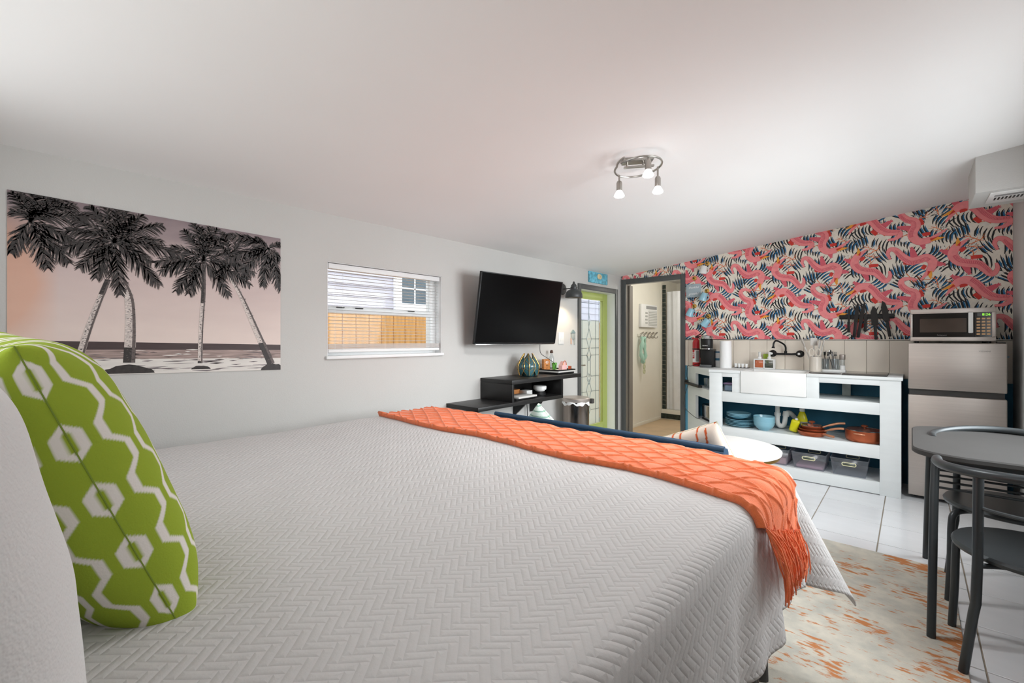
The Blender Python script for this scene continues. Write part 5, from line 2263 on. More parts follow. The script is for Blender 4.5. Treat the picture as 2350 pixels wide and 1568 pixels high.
# cutlery holder with cutlery, grinder, board
m = MB()
m.box(-0.64, -0.46, 5.17, 5.27, WZ, WZ + 0.022, bev=0.003)
tag(m.build('white_stand', 'plastic_white'), 'white block under the cutlery and the pepper grinder', 'stand')
ch = thing('cutlery_caddy', 'clear wire caddy crammed with cutlery on the white block', 'caddy', (-0.585, 5.21, WZ + 0.0225))
m = MB()
for x_ in (-0.63, -0.55):
    m.lathe([(0, 0.0), (0.03, 0.0), (0.034, 0.10), (0.032, 0.10), (0.028, 0.004), (0, 0.004)], c=(x_ + 0.01, 5.215, WZ + 0.0225), n=18)
m.build('cup', 'jar_glass', ch)
rng = random.Random(21)
for k in range(10):
    x_ = -0.63 + 0.085 * (k / 9) + rng.uniform(-.004, .004)
    y_ = 5.20 + rng.uniform(-0.01, 0.02)
    bs_ = (x_ * 0.5 + (-0.62 if k < 5 else -0.54) * 0.5, 5.215, WZ + 0.03)
    tp = (x_ + rng.uniform(-0.012, 0.012), y_, WZ + 0.15 + rng.uniform(0, 0.025))
    kind = ('fork', 'table_spoon', 'table_knife')[k % 3]
    q_ = thing(kind, {'fork': 'steel fork standing in the clear cutlery caddy', 'table_spoon': 'steel spoon standing in the clear cutlery caddy', 'table_knife': 'black handled knife standing in the clear cutlery caddy'}[kind],
               'cutlery', bs_, 'cutlery in the clear caddy')
    m = MB()
    m.tube([bs_, tp], [0.0025, 0.003], 6)
    m.build('handle', 'black' if kind == 'table_knife' else 'chrome', q_)
    m = MB()
    d = (Vector(tp) - Vector(bs_)).normalized()
    T2 = Matrix.Translation(tp) @ d.to_track_quat('Z', 'Y').to_matrix().to_4x4()
    if kind == 'table_spoon':
        m.lathe([(0, -0.006), (0.009, 0.0), (0.016, 0.018), (0.012, 0.036), (0, 0.042)], mat=T2, sy=0.3, n=12)
    elif kind == 'fork':
        m.box(-0.011, 0.011, -0.001, 0.001, -0.005, 0.012, mat=T2)
        for s in (-0.009, -0.003, 0.003, 0.009):
            m.box(s - 0.0016, s + 0.0016, -0.001, 0.001, 0.012, 0.036, mat=T2)
    else:
        m.box(-0.007, 0.007, -0.003, 0.003, -0.005, 0.03, bev=0.002, mat=T2)
    m.build('head', 'black' if kind == 'table_knife' else 'chrome', q_)
gr = thing('pepper_grinder', 'clear and steel spice grinder beside the cutlery caddy', 'grinder', (-0.487, 5.22, WZ + 0.0225))
m = MB()
m.lathe([(0, 0), (0.022, 0), (0.022, 0.035), (0.018, 0.04), (0, 0.04)], c=(-0.487, 5.22, WZ + 0.0225), n=18)
m.build('base', 'plastic_white', gr)
m = MB()
m.lathe([(0.018, 0.04), (0.018, 0.095), (0.0, 0.095)], c=(-0.487, 5.22, WZ + 0.0225), n=18)
m.build('glass', 'jar_glass', gr)
m = MB()
m.lathe([(0, 0.095), (0.022, 0.095), (0.024, 0.10), (0.024, 0.14), (0.02, 0.145), (0, 0.145)], c=(-0.487, 5.22, WZ + 0.0225), n=18)
m.build('cap', 'steel', gr)
m = MB()
m.lathe([(0, 0), (0.12, 0), (0.122, 0.002), (0.12, 0.004), (0, 0.004)], c=(-0.585, 4.90, WZ), n=36, sx=1.0, sy=0.62)
tag(m.build('dish_mat', 'dark_grey'), 'flat dark oval mat on the worktop beside the cooktop', 'mat')
ck = thing('cooktop', 'black glass countertop cooktop beside the fridge', 'cooktop', (-0.30, 5.02, WZ))
m = MB()
m.box(-0.455, -0.15, 4.815, 5.235, WZ, WZ + 0.006, bev=0.002)
m.build('frame', 'dark_grey', ck)
M('ceran', (70, 66, 62), 0.12, spec=0.8)
m = MB()
m.box(-0.453, -0.152, 4.817, 5.233, WZ + 0.006, WZ + 0.012, bev=0.002)
m.build('glass', 'ceran', ck)

# knife rail
kr = thing('knife_rail', 'black magnetic knife rail on the patterned wall', 'rail', (-0.315, YB - 0.02, 1.49))
m = MB()
m.box(-0.52, -0.115, YB - 0.028, YB - 0.0065, 1.487, 1.53, bev=0.006)
m.build('bar', 'black', kr)
for (tx, tz, bx_, bz, wdt, lab) in (
        (-0.443, 1.60, -0.445, 1.36, 0.018, 'short slim dark knife, first on the knife rail from the sink'),
        (-0.376, 1.645, -0.405, 1.312, 0.028, 'long dark bread knife tilted beside the slim knife'),
        (-0.330, 1.635, -0.375, 1.312, 0.030, 'long dark carving knife tilted beside the bread knife'),
        (-0.319, 1.548, -0.322, 1.368, 0.022, 'small dark paring knife on the knife rail'),
        (-0.262, 1.605, -0.243, 1.293, 0.050, 'broad dark chef knife on the knife rail'),
        (-0.196, 1.65, -0.146, 1.32, 0.045, 'large brown bladed knife, last on the rail towards the microwave')):
    k_ = thing('kitchen_knife', lab, 'knife', (bx_, YB - 0.032, bz), 'knives on the magnetic rail')
    d = Vector((tx - bx_, 0, tz - bz))
    L_ = d.length
    T2 = Matrix.Translation((bx_, YB - 0.0365, bz)) @ Matrix.Rotation(math.atan2(d.x, d.z), 4, 'Y')
    hl = min(0.15, L_ * 0.44)
    m = MB()
    m.box(-0.012, 0.012, -0.0075, 0.0075, 0.0, hl, bev=0.005, mat=T2)
    m.build('handle', 'black', k_)
    m = MB()
    pl = [(-wdt * .5, hl - 0.005), (wdt * .5, hl - 0.005), (wdt * .5, L_ * .75), (wdt * .3, L_ * .93), (-wdt * .1, L_), (-wdt * .5, L_ * .82)]
    m.prism(pl, lambda u, v, t: T2 @ Vector((u, t, v)), -0.0015, 0.0035)
    m.build('blade', 'knife', k_)

# mugs on hooks, little sign
M('mug_blue', (150, 196, 214), 0.3, var=0.03, coat=0.3)
for (mx_, mz, mt_, tilt, lab) in ((-1.777, 2.095, 'ceramic_white', 1.35, 'white mug hanging topmost on the patterned wall'),
                                  (-1.775, 1.784, 'mug_blue', 1.2, 'pale blue mug hanging beside the grey word sign'),
                                  (-1.925, 1.609, 'mug_blue', 1.2, 'pale blue mug hanging nearest the bathroom doorway'),
                                  (-1.752, 1.487, 'mug_blue', 0.9, 'pale blue mug hanging lowest, above the coffee maker')):
    mg = thing('mug', lab, 'mug', (mx_, YB - 0.06, mz), 'mugs on the wall hooks')
    T2 = Matrix.Translation((mx_, YB - 0.065, mz)) @ Matrix.Rotation(-tilt - PI / 2, 4, 'Y')
    m = MB()
    m.lathe([(0, -0.045), (0.03, -0.045), (0.033, -0.04), (0.043, 0.045), (0.040, 0.045), (0.030, -0.036), (0, -0.036)], mat=T2, n=26)
    m.build('body', mt_, mg)
    m = MB()
    m.tube([T2 @ Vector((-0.034 - 0.026 * math.sin(a), 0.0, 0.03 * math.cos(a))) for a in [PI * i / 10 for i in range(11)]], 0.005, 8)
    m.build('handle', mt_, mg)
for (hx, hz, lab) in ((-1.752, 2.170, 'brass wall hook above the white mug'), (-1.90, 2.012, 'empty brass wall hook above the grey word sign'),
                      (-1.757, 1.855, 'brass wall hook holding the mug beside the word sign'), (-1.90, 1.685, 'brass wall hook holding the mug nearest the doorway'),
                      (-1.737, 1.560, 'brass wall hook holding the lowest mug')):
    hk = thing('wall_hook', lab, 'hook', (hx, YB - 0.003, hz), 'brass hooks on the patterned wall')
    m = MB()
    m.lathe([(0, 0), (0.026, 0), (0.026, 0.004), (0.012, 0.009), (0, 0.009)], c=(hx, YB - 0.003, hz), mat=Matrix.Rotation(PI / 2, 4, 'X'), n=18)
    m.build('rosette', 'gold', hk)
    m = MB()
    m.tube(catmull([(hx, YB - 0.010, hz), (hx, YB - 0.035, hz - 0.004), (hx, YB - 0.045, hz + 0.010)], 5), 0.004, 8)
    m.build('prong', 'black', hk)
sg2 = thing('word_sign', 'small grey sign lettered thankful grateful beside the doorway', 'sign', (-1.906, YB - 0.01, 1.79))
M('sign_grey', (168, 182, 190), 0.6)
m = MB()
m.box(-1.992, -1.822, YB - 0.016, YB - 0.003, 1.79, 1.945, bev=0.002)
m.build('board', 'sign_grey', sg2)
text('thankful', 0.036, facing((-1.907, YB - 0.0165, 1.905), '-y'), 'print_white', sg2, shear=0.3)
text('grateful', 0.036, facing((-1.907, YB - 0.0165, 1.83), '-y'), 'print_white', sg2, shear=0.3)
# ------------------------------------------------------------------ on the shelves
SZ = 0.4055
pl0 = None
names = ['bottom', 'second', 'third', 'fourth']
plate_prof = lambda r: [(0, 0), (r * 0.6, 0), (r * 0.66, 0.003), (r, 0.021), (r, 0.024), (r * 0.97, 0.024), (r * 0.64, 0.008), (0, 0.006)]
for k in range(5):
    m = MB()
    m.lathe(plate_prof(0.138), c=(-1.312 + 0.002 * (k % 3), 4.968, SZ + 0.0135 * k), n=44)
    tag(m.build('dinner_plate', 'blue_ceramic'), 'large pale blue plate, ' + ('lowest of the plate stack', 'second from the bottom of the plate stack', 'third from the bottom of the plate stack', 'fourth from the bottom of the plate stack', 'uppermost large one of the plate stack')[k], 'plate', 'large plates in the stack')
for k in range(3):
    m = MB()
    m.lathe([(0, 0), (0.055, 0), (0.06, 0.003), (0.112, 0.026), (0.114, 0.032), (0.109, 0.032), (0.056, 0.009), (0, 0.008)], c=(-1.325, 4.968, SZ + 0.078 + 0.0125 * k), n=40)
    tag(m.build('salad_plate', 'blue_ceramic'), ('lowest of the three smaller pale blue plates on the stack', 'middle of the three smaller pale blue plates on the stack', 'topmost smaller pale blue plate of the plate stack')[k], 'plate', 'small plates on the stack')
for k in range(4):
    m = MB()
    m.lathe([(0, 0), (0.042, 0), (0.046, 0.004), (0.070, 0.022), (0.088, 0.052), (0.094, 0.088), (0.0945, 0.092), (0.090, 0.092), (0.082, 0.052), (0.062, 0.022), (0, 0.010)], c=(-1.078, 4.905, SZ + 0.0150 * k), n=40)
    tag(m.build('bowl', 'blue_ceramic'), ('lowest pale blue bowl of the nested stack', 'pale blue bowl second from the bottom of the nested stack', 'pale blue bowl just under the topmost of the nested stack', 'topmost pale blue bowl of the nested stack')[k], 'bowl', 'nested pale blue bowls')
# yellow bottles
yb = thing('dish_soap_bottle', 'yellow dish soap bottle lying tilted beside the sink drain', 'bottle', (-0.845, 4.965, SZ))
T2 = Matrix.Translation((-0.845, 4.965, SZ)) @ Matrix.Rotation(0.22, 4, 'Y')
m = MB()
m.box(-0.036, 0.036, -0.03, 0.03, 0.009, 0.125, bev=0.016, seg=3, mat=T2)
m.build('body', 'yellow_soap', yb)
m = MB()
m.lathe([(0, 0.12), (0.014, 0.12), (0.014, 0.135), (0.008, 0.142), (0, 0.142)], mat=T2, n=14)
m.build('cap', 'plastic_white', yb)
yb2 = thing('spray_cleaner', 'yellow cleaner bottle with a white neck behind the dish soap', 'bottle', (-0.80, 5.06, SZ))
m = MB()
m.lathe([(0, 0), (0.042, 0), (0.045, 0.006), (0.045, 0.12), (0.03, 0.17), (0.018, 0.195), (0, 0.2)], c=(-0.785, 5.06, SZ), n=24, sy=0.7)
m.build('body', 'yellow_soap', yb2)
m = MB()
m.lathe([(0, 0.195), (0.022, 0.195), (0.022, 0.225), (0.014, 0.245), (0, 0.245)], c=(-0.785, 5.06, SZ), n=16)
m.build('neck', 'plastic_white', yb2)
m = MB()
m.lathe([(0.0455, 0.04), (0.0455, 0.10)], c=(-0.785, 5.06, SZ), n=24, sy=0.71)
m.build('label_band', 'print_grey', yb2, fix=False)


def pan(name, label, c, r, h, hdir, hl, hz, lid=False):
    p_ = thing(name, label, 'pan', c)
    m = MB()
    m.lathe([(0, 0), (r * 0.78, 0), (r * 0.86, 0.006), (r, h), (r - 0.004, h + 0.001), (r * 0.84, 0.010), (0, 0.008)], c=c, n=44)
    m.build('body', 'copper', p_)
    d = Vector(hdir).normalized()
    a = Vector(c) + d * (r * 0.93) + Vector((0, 0, h * 0.75))
    m = MB()
    pts = [a, a + d * hl * 0.25 + Vector((0, 0, hz * 0.4)), a + d * hl * 0.7 + Vector((0, 0, hz * 0.9)), a + d * hl + Vector((0, 0, hz))]
    m.tube(catmull(pts, 5), [0.008] * 6 + [0.011] * 10, 10)
    m.build('handle', 'copper_handle', p_)
    return p_


pan('frying_pan', 'wide copper frying pan at the bottom of the pan stack', (-0.690, 4.93, SZ), 0.115, 0.042, (0.85, -0.5, 0), 0.10, -0.004)
pan('frying_pan', 'copper frying pan nested in the middle of the pan stack', (-0.688, 4.935, SZ + 0.022), 0.105, 0.040, (1, -0.18, 0), 0.15, 0.045)
sp3 = pan('saucepan', 'small copper saucepan on top of the pan stack', (-0.690, 4.94, SZ + 0.045), 0.085, 0.045, (1, 0.12, 0), 0.17, 0.055)


def lid(parent, c, r):
    m = MB()
    m.lathe([(0, 0.010), (r * 0.6, 0.008), (r - 0.004, 0.002), (r - 0.004, 0), (0, 0.0)], c=c, n=40)
    g = m.build('lid', 'jar_glass', parent)
    m = MB()
    m.lathe([(r - 0.006, -0.001), (r + 0.001, -0.001), (r + 0.001, 0.003), (r - 0.006, 0.004)], c=c, n=40)
    m.build('lid_rim', 'chrome', g)
    m = MB()
    m.lathe([(0, 0.008), (0.008, 0.008), (0.008, 0.02), (0.025, 0.026), (0.026, 0.034), (0.018, 0.04), (0, 0.041)], c=c, n=20)
    m.build('lid_knob', 'copper', g)


lid(sp3, Vector((-0.690, 4.94, SZ + 0.092)), 0.085)
pot = thing('cooking_pot', 'copper pot with a glass lid beside the frying pans', 'pot', (-0.305, 4.95, SZ))
pc = Vector((-0.305, 4.95, SZ))
m = MB()
m.lathe([(0, 0), (0.118, 0), (0.132, 0.010), (0.138, 0.03), (0.138, 0.098), (0.134, 0.1), (0.13, 0.03), (0.12, 0.010), (0, 0.008)], c=pc, n=48)
m.build('body', 'copper', pot)
m = MB()
m.tube(catmull([(-0.37, 4.829, SZ + 0.075), (-0.362, 4.805, SZ + 0.08), (-0.325, 4.797, SZ + 0.08), (-0.295, 4.81, SZ + 0.075)], 5), 0.006, 8)
m.build('handle', 'copper_handle', pot)
lid(pot, pc + Vector((0, 0, 0.101)), 0.136)


# storage bins
def make_bin(x0, label, fill=None):
    b_ = thing('storage_bin', label, 'bin', (x0 + 0.13, 4.98, 0.1045), 'clear storage bins on the bottom shelf')
    y0, y1, z0, z1 = 4.832, 5.16, 0.1047, 0.252
    tp = 0.022
    m = MB()

    def ring(z, e):
        return [(x0 + tp - e, y0 + 0.010 - e, z), (x0 + 0.27 - tp + e, y0 + 0.010 - e, z), (x0 + 0.27 - tp + e, y1 + e * 0.5, z), (x0 + tp - e, y1 + e * 0.5, z)]
    lo, hi = m._new(ring(z0, 0)), m._new(ring(z1, tp * 0.9))
    m.face(lo)
    for i in range(4):
        m.face([lo[i], lo[(i + 1) % 4], hi[(i + 1) % 4], hi[i]])
    b_body = m.build('body', 'bin_plastic', b_, fix=False)
    md = b_body.modifiers.new('thick', 'SOLIDIFY')
    md.thickness = 0.0025
    m = MB()
    cxm = x0 + 0.135
    for yy, zz in ((y0 - 0.004, z1 - 0.045), (y1 + 0.006, z1 - 0.045)):
        pts = []
        for i in range(20):
            a = 2 * PI * i / 20
            pts.append((cxm + math.copysign(0.035, math.cos(a)) + 0.014 * math.cos(a), yy, zz + 0.014 * math.sin(a)))
        m.tube(pts, 0.0035, 6, closed=True)
    m.build('handle_rim', 'cream_handle', b_)
    m = MB()
    pts = []
    for i in range(20):
        a = 2 * PI * i / 20
        pts.append((math.copysign(0.035, math.cos(a)) + 0.011 * math.cos(a), 0.011 * math.sin(a)))
    m.prism(pts, lambda u, v, t: (cxm + u, t, z1 - 0.045 + v), y0 - 0.0035, y0 - 0.0025)
    m.build('handle_slot', 'olive_soap', b_)
    m = MB()
    m.tube([Vector(p) for p in ring(z1, tp * 0.9)], 0.003, 6, closed=True)
    m.build('lip', 'bin_plastic', b_)
    return b_


make_bin(-0.835, 'clear bin with pink cloth inside, middle of the bottom shelf')
make_bin(-0.540, 'empty clear bin on the bottom shelf nearest the fridge')
make_bin(-1.125, 'clear bin with pale paper inside behind the round table')
M('pink_cloth', (226, 176, 188), 0.9)
m = MB()
m.box(-0.805, -0.595, 4.86, 5.12, 0.1085, 0.135, bev=0.01)
tag(m.build('folded_cloth', 'pink_cloth'), 'folded pink cloth inside the clear storage bin', 'cloth')
m = MB()
m.box(-1.09, -0.885, 4.86, 5.10, 0.1085, 0.17, bev=0.008)
tag(m.build('paper_pack', 'pink'), 'pale paper pack inside the clear bin behind the round table', 'paper')

# glassware, containers, toaster
for (x_, y_, lab) in ((-1.60, 4.97, 'clear tumbler on the shelf at the slanted end'), (-1.665, 5.05, 'second clear tumbler behind the first at the slanted end')):
    m = MB()
    m.lathe([(0, 0.0), (0.026, 0.0), (0.03, 0.004), (0.036, 0.105), (0.034, 0.105), (0.027, 0.008), (0, 0.008)], c=(x_, y_, 0.7645), n=22)
    tag(m.build('tumbler', 'jar_glass'), lab, 'glass')
fcn = thing('food_container', 'clear food container with a purple lid on the upper shelf', 'container', (-1.37, 4.93, 0.7645))
M('blue_tint', (150, 176, 196), 0.3)
m = MB()
m.box(-1.44, -1.29, 4.86, 5.02, 0.7648, 0.835, bev=0.01)
m.build('tub', 'bin_plastic', fcn)
m = MB()
m.box(-1.432, -1.298, 4.868, 5.012, 0.768, 0.825, bev=0.008)
m.build('contents', 'blue_tint', fcn)
M('purple', (138, 116, 150), 0.45)
m = MB()
m.box(-1.443, -1.287, 4.857, 5.023, 0.835, 0.850, bev=0.004)
m.build('lid', 'purple', fcn)
to = thing('toaster', 'chrome toaster on the shelf at the slanted end', 'toaster', (-1.625, 5.085, SZ))
ang = math.atan2(DB.y - DA.y, DB.x - DA.x)
T2 = Matrix.Translation((-1.625, 5.085, SZ)) @ Matrix.Rotation(ang, 4, 'Z')
m = MB()
m.box(-0.12, 0.12, -0.07, 0.07, 0.012, 0.175, bev=0.022, seg=4, mat=T2)
m.build('shell', 'chrome', to)
m = MB()
m.box(-0.118, 0.118, -0.066, 0.066, 0.0, 0.014, mat=T2)
m.build('base', 'black', to)
m = MB()
for s in (-0.025, 0.025):
    m.box(-0.085, 0.085, s - 0.010, s + 0.010, 0.1735, 0.1765, mat=T2)
m.build('slot', 'black', to)
m = MB()
m.box(-0.132, -0.118, -0.015, 0.015, 0.10, 0.12, bev=0.003, mat=T2)
m.lathe([(0, 0), (0.016, 0), (0.014, 0.010), (0, 0.011)], mat=T2 @ Matrix.Translation((-0.12, 0, 0.05)) @ Matrix.Rotation(-PI / 2, 4, 'Y'), n=16)
m.build('lever', 'black', to)
pw = thing('power_strip', 'black power strip on the slanted end of the shelving', 'power strip', (-1.78, 5.05, 0.77))
m = MB()
p_ = [diag(0.30, -0.045), diag(0.98, -0.045), diag(0.98, -0.001), diag(0.30, -0.001)]
m.prism([tuple(v) for v in p_], lambda u, v, t: (u, v, t), 0.770, 0.793)
m.build('housing', 'black', pw)
q_ = diag(0.86, -0.047)
m = MB()
m.box(q_.x - 0.018, q_.x + 0.018, q_.y - 0.012, q_.y + 0.008, 0.7935, 0.825, bev=0.004)
m.build('plug', 'black', pw)
a_, b_, c_ = diag(0.75, -0.05), diag(0.9, -0.06), diag(0.55, -0.02)
m = MB()
m.tube(catmull([(a_.x, a_.y, 0.772), (b_.x, b_.y, 0.62), (b_.x, b_.y, 0.50), (c_.x, c_.y, 0.425), (c_.x + 0.06, c_.y - 0.02, 0.42)], 8), 0.0032, 6)
attach(m.build('power_cord', 'dark_grey'), to)

# ------------------------------------------------------------------ fridge and microwave
fg = thing('fridge', 'two door stainless steel refrigerator at the end of the worktop', 'refrigerator', (0.25, 5.1, 0))
X0, X1 = -0.022, 0.526
m = MB()
m.box(X0 + 0.004, X1 - 0.004, 4.955, YB - 0.012, 0.03, 1.262, bev=0.006)
M('fridge_side', (92, 92, 94), 0.5)
m.build('cabinet', 'fridge_side', fg)
m = MB()
m.box(X0, X1, 4.875, 4.952, 0.893, 1.266, bev=0.008, seg=3)
fd = m.build('freezer_door', 'steel', fg)
text('VISSANI', 0.018, facing((0.41, 4.8745, 1.205), '-y'), 'print_grey', fd, name='brand_lettering')
m = MB()
m.box(X0, X1, 4.875, 4.952, 0.03, 0.848, bev=0.008, seg=3)
m.build('door', 'steel', fg)
m = MB()
m.box(X0 + 0.01, X1 - 0.01, 4.905, 4.954, 0.848, 0.893)
m.build('handle_recess', 'dark_grey', fg)
m = MB()
m.box(X1 - 0.05, X1 - 0.005, 4.89, 4.96, 1.266, 1.274, bev=0.003)
m.build('hinge_cap', 'black', fg)
for x_ in (X0 + 0.05, X1 - 0.05):
    for y_ in (4.99, 5.27):
        m = MB()
        m.lathe(disc_prof(0.018, 0.032), c=(x_, y_, 0), n=16)
        m.build('foot', 'black', fg)
mw = thing('microwave', 'steel microwave oven with a dark door sitting on the fridge', 'microwave', (0.235, 5.1, 1.2665))
m = MB()
m.box(-0.004, 0.470, 4.948, 5.295, 1.284, 1.538, bev=0.006)
m.build('body', 'fridge_side', mw)
m = MB()
for a in ((-0.008, 0.474, 1.503, 1.540), (-0.008, 0.474, 1.282, 1.315), (-0.008, 0.006, 1.315, 1.503), (0.452, 0.474, 1.315, 1.503)):
    m.box(a[0], a[1], 4.925, 4.949, a[2], a[3], bev=0.003)
m.build('front_frame', 'steel', mw)
M('micro_glass', (26, 22, 20), 0.1, spec=0.6)
m = MB()
m.box(0.006, 0.36, 4.928, 4.948, 1.315, 1.503)
md_ = m.build('door', 'micro_glass', mw)
M('micro_window', (74, 62, 54), 0.15, var=0.25, vs=4)
m = MB()
m.box(0.05, 0.318, 4.9265, 4.928, 1.352, 1.462)
m.build('window', 'micro_window', md_)
text('Farberware', 0.012, facing((0.18, 4.9275, 1.330), '-y'), 'print_grey', md_)
m = MB()
m.box(0.325, 0.352, 4.898, 4.912, 1.345, 1.505, bev=0.005)
m.box(0.33, 0.347, 4.911, 4.929, 1.35, 1.365)
m.box(0.33, 0.347, 4.911, 4.929, 1.485, 1.50)
m.build('handle', 'plastic_white', md_)
m = MB()
m.box(0.362, 0.452, 4.928, 4.948, 1.315, 1.503)
cp_ = m.build('control_panel', 'micro_glass', mw)
m = MB()
m.box(0.375, 0.445, 4.9265, 4.9282, 1.474, 1.498)
m.build('display', 'smoke_plastic', cp_)
text('8:26', 0.026, facing((0.423, 4.926, 1.486), '-y'), 'lcd', cp_, name='clock_digits')
btn = None
M('button_gold', (176, 140, 104), 0.3, metal=0.5)
for r_ in range(6):
    for c_ in range(3):
        if btn is None:
            m = MB()
            m.box(-0.010, 0.010, -0.002, 0.0, -0.007, 0.007, bev=0.001, seg=1)
            btn = m.build('button', 'button_gold', cp_, local=True)
            o = btn
        else:
            o = bpy.data.objects.new('button', btn.data)
            COL.objects.link(o)
            o.parent = cp_
        o.location = Vector((0.381 + 0.027 * c_, 4.928, 1.455 - 0.0235 * r_)) - ORG['microwave']
for x_ in (0.03, 0.44):
    for y_ in (4.98, 5.26):
        m = MB()
        m.lathe(disc_prof(0.014, 0.0185, 0.002), c=(x_, y_, 1.2665), n=14)
        m.build('foot', 'black', mw)
m = MB()
T2 = Matrix.Translation((0.545, YB - 0.010, 1.155))
m.prism([(0, -0.02), (0.03, 0.0), (0, 0.02)], lambda u, v, t: (0.556 + u, YB - 0.011 + t, 1.155 + v), -0.003, 0.0)
tag(m.build('wall_sticker', 'mug_blue'), 'tiny pale blue corner sticking out behind the fridge', 'sticker')

# ------------------------------------------------------------------ dining table and chairs
RZ = 0.0087
dt = thing('dining_table', 'dark grey dining table with rounded corners and a rod rack', 'table', (0.3, 3.16, RZ))
m = MB()
out = []
x0, x1, y0, y1 = 0.0, 0.59, 2.715, 3.60
for cx_2, cy_2, a0, rr in ((x0 + 0.20, y0 + 0.16, PI, 0.2), (x1 - 0.02, y0 + 0.02, 1.5 * PI, 0.02), (x1 - 0.02, y1 - 0.02, 0, 0.02), (x0 + 0.20, y1 - 0.16, 0.5 * PI, 0.2)):
    for i in range(13):
        a = a0 + PI / 2 * i / 12
        ry = 0.16 if rr == 0.2 else rr
        out.append((cx_2 + rr * math.cos(a), cy_2 + ry * math.sin(a)))
rings = []
for e, z in ((0.006, 0.762), (0.0, 0.768), (0.0, 0.784), (0.005, 0.790)):
    cxm, cym = 0.3, 3.157
    rings.append(m._new([(cxm + (p[0] - cxm) * (1 - e / 0.3), cym + (p[1] - cym) * (1 - e / 0.44), z) for p in out]))
n = len(out)
for a, b in zip(rings[:-1], rings[1:]):
    for i in range(n):
        m.face([a[i], a[(i + 1) % n], b[(i + 1) % n], b[i]])
m.face(list(reversed(rings[0])))
m.face(rings[-1])
m.build('tabletop', 'table_top', dt)
for (fx_, fy_, tx_, ty_, ix) in ((0.063, 2.645, 0.078, 2.775, 1), (0.063, 3.60, 0.078, 3.50, 1), (0.565, 2.66, 0.555, 2.78, -1), (0.565, 3.58, 0.555, 3.50, -1)):
    m = MB()
    zb_ = RZ if fx_ < 0.165 and fy_ < 3.48 else 0.0
    s = 1 if fy_ < 3 else -1
    m.tube(catmull([(fx_, fy_, zb_), (fx_ + 0.2 * (tx_ - fx_), fy_ + 0.2 * (ty_ - fy_), 0.15), (tx_, ty_, 0.68), (tx_ + 0.01 * ix, ty_ + 0.008 * s, 0.725), (tx_ + 0.05 * ix, ty_ + 0.02 * s, 0.748), (tx_ + 0.12 * ix, ty_ + 0.03 * s, 0.750)], 7), 0.0155, 12)
    m.build('leg', 'table_metal', dt)
m = MB()
m.box(0.17, 0.46, 2.79, 2.82, 0.735, 0.762)
m.box(0.17, 0.46, 3.49, 3.52, 0.735, 0.762)
m.box(0.17, 0.20, 2.82, 3.49, 0.735, 0.762)
m.build('apron', 'table_metal', dt)
for k in range(6):
    y_ = 2.83 + 0.125 * k
    m = MB()
    m.tube([(0.085, y_, 0.618), (0.56, y_, 0.618)], 0.0055, 8)
    m.build('rack_rod', 'table_metal', dt)
m = MB()
for x_ in (0.085, 0.42):
    m.tube([(x_, 2.79, 0.612), (x_, 3.50, 0.612)], 0.0065, 8)
m.build('rack_bar', 'table_metal', dt)

def make_chair(label, loc, rz, zrug=(0, 0, 0, 0)):
    c = thing('dining_chair', label, 'chair', loc, 'chairs at the small dining table')
    c.rotation_euler = (0, 0, rz)
    m = MB()
    m.lathe([(0, 0.452), (0.225, 0.452), (0.240, 0.458), (0.243, 0.470), (0.236, 0.480), (0.12, 0.477), (0, 0.475)], n=48)
    m.build('seat', 'table_metal', c, local=True)
    m = MB()
    pts = [(0.285 * math.cos(a), 0.285 * math.sin(a), 0.795 + 0.012 * math.cos(2 * (a - 1.5 * PI))) for a in [math.radians(168 + 204 * i / 30) for i in range(31)]]
    m.tube(pts, [0.011] + [0.0185] * 29 + [0.011], 12)
    m.build('back_rail', 'table_metal', c, local=True)
    m = MB()
    pts = [(0.268 * math.cos(a), 0.268 * math.sin(a), 0.665) for a in [math.radians(230 + 80 * i / 14) for i in range(15)]]
    m.tube(pts, 0.0075, 8)
    m.build('back_slat', 'table_metal', c, local=True)
    k = 0
    for s in (-1, 1):
        m = MB()
        m.tube([(s * 0.178, -0.205, 0.79), (s * 0.180, -0.20, 0.46), (s * 0.184, -0.195, 0.30), (s * 0.190, -0.192, 0.26), (s * 0.216, -0.168, zrug[k])], 0.0155, 12)
        m.build('leg', 'table_metal', c, local=True)
        k += 1
        m = MB()
        m.tube(catmull([(s * 0.230, 0.195, zrug[k]), (s * 0.222, 0.180, 0.20), (s * 0.218, 0.170, 0.38), (s * 0.205, 0.155, 0.432), (s * 0.165, 0.12, 0.446), (s * 0.10, 0.08, 0.447)], 6), 0.0145, 12)
        m.build('leg', 'table_metal', c, local=True)
        k += 1
    m = MB()
    m.tube(catmull([(-0.178, -0.2, 0.445), (-0.08, -0.14, 0.444), (0.08, -0.14, 0.444), (0.178, -0.2, 0.445)], 6), 0.010, 8)
    m.build('seat_brace', 'table_metal', c, local=True)
    return c


make_chair('dark grey metal chair at the table with its back to the bed', (0.365, 2.62, 0), 0, (RZ, RZ, 0, 0))
make_chair('dark grey metal chair at the table with its back to the fridge', (0.365, 3.27, 0), PI, (0, 0, 0, RZ))

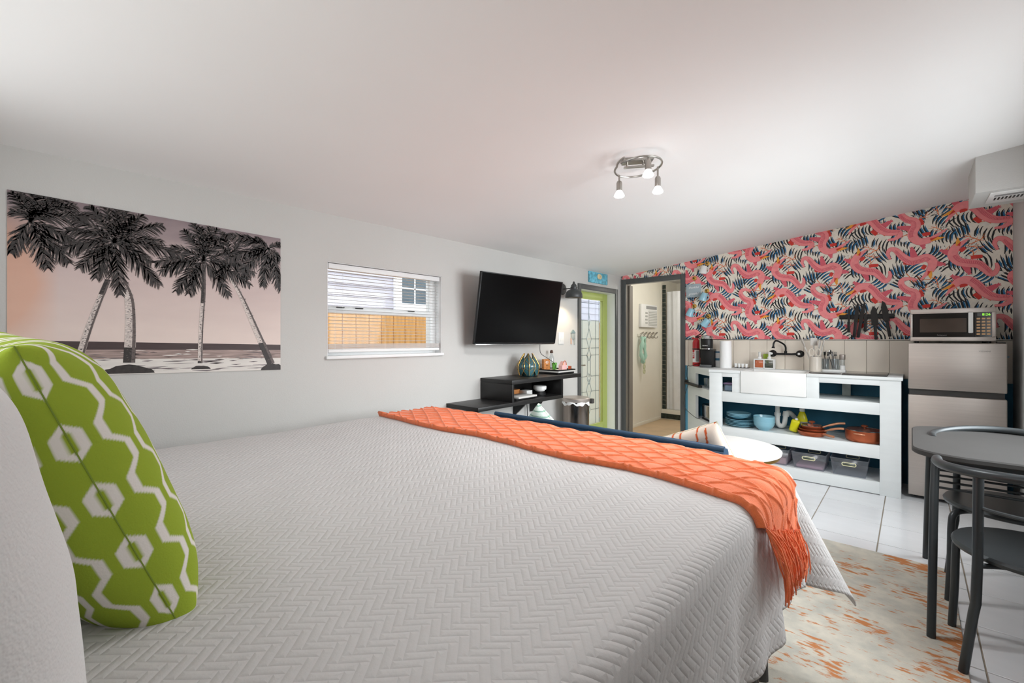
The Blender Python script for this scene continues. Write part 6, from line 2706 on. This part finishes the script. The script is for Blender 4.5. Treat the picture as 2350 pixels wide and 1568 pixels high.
# ------------------------------------------------------------------ bathroom things
ac = thing('window_air_conditioner', 'white air conditioner set in the bathroom wall', 'air conditioner', (-3.0, 6.475, 1.475))
m = MB()
m.box(-3.03, -2.985, 6.20, 6.75, 1.475, 1.825, bev=0.008)
m.build('housing', 'plastic_white', ac)
M('grille_grey', (178, 178, 174), 0.6)
m = MB()
m.box(-2.985, -2.981, 6.44, 6.73, 1.505, 1.73)
gl = m.build('grille', 'grille_grey', ac)
for k in range(9):
    m = MB()
    m.box(-2.981, -2.977, 6.44, 6.73, 1.512 + 0.025 * k, 1.522 + 0.025 * k)
    m.build('louver', 'plastic_white', gl)
m = MB()
m.box(-2.985, -2.980, 6.36, 6.72, 1.755, 1.80)
m.build('air_outlet', 'grey', ac)
for k in range(4):
    m = MB()
    m.box(-2.985, -2.979, 6.33, 6.40, 1.53 + 0.05 * k, 1.555 + 0.05 * k, bev=0.002)
    m.build('button', 'grille_grey', ac)
hr = thing('hook_rack', 'white wall rack with metal hooks under the air conditioner', 'rack', (-3.02, 6.44, 1.31))
m = MB()
m.box(-3.03, -3.012, 6.16, 6.72, 1.335, 1.375, bev=0.004)
m.build('board', 'bath_wall', hr)
for k in range(5):
    y_ = 6.20 + 0.12 * k
    m = MB()
    m.tube(catmull([(-3.012, y_, 1.37), (-2.96, y_, 1.40), (-2.955, y_, 1.395), (-3.00, y_, 1.345), (-2.985, y_, 1.312), (-2.955, y_, 1.318), (-2.948, y_, 1.34)], 4), 0.006, 7)
    m.build('hook', 'nickel', hr)
le = thing('hanging_lei', 'mint green fabric garland hanging from the bathroom hook rack', 'garland', (-2.965, 6.22, 0.85))
m = MB()
m.tube([(-2.965 + 0.01 * math.sin(i), 6.215 + 0.055 * math.sin(2 * PI * i / 24), 1.14 + 0.175 * math.cos(2 * PI * i / 24)) for i in range(24)], [0.026 + 0.008 * math.sin(i * 1.7) for i in range(24)], 9, closed=True)
m.build('loop', 'mint', le)
m = MB()
for k in range(3):
    m.tube([(-2.965, 6.25 + 0.025 * math.sin(2 * PI * i / 12), 0.955 - 0.07 * k + 0.032 * math.cos(2 * PI * i / 12)) for i in range(12)], 0.009, 7, closed=True)
M('leaf_pale', (196, 198, 164), 0.8)
m.build('shell_string', 'leaf_pale', le)
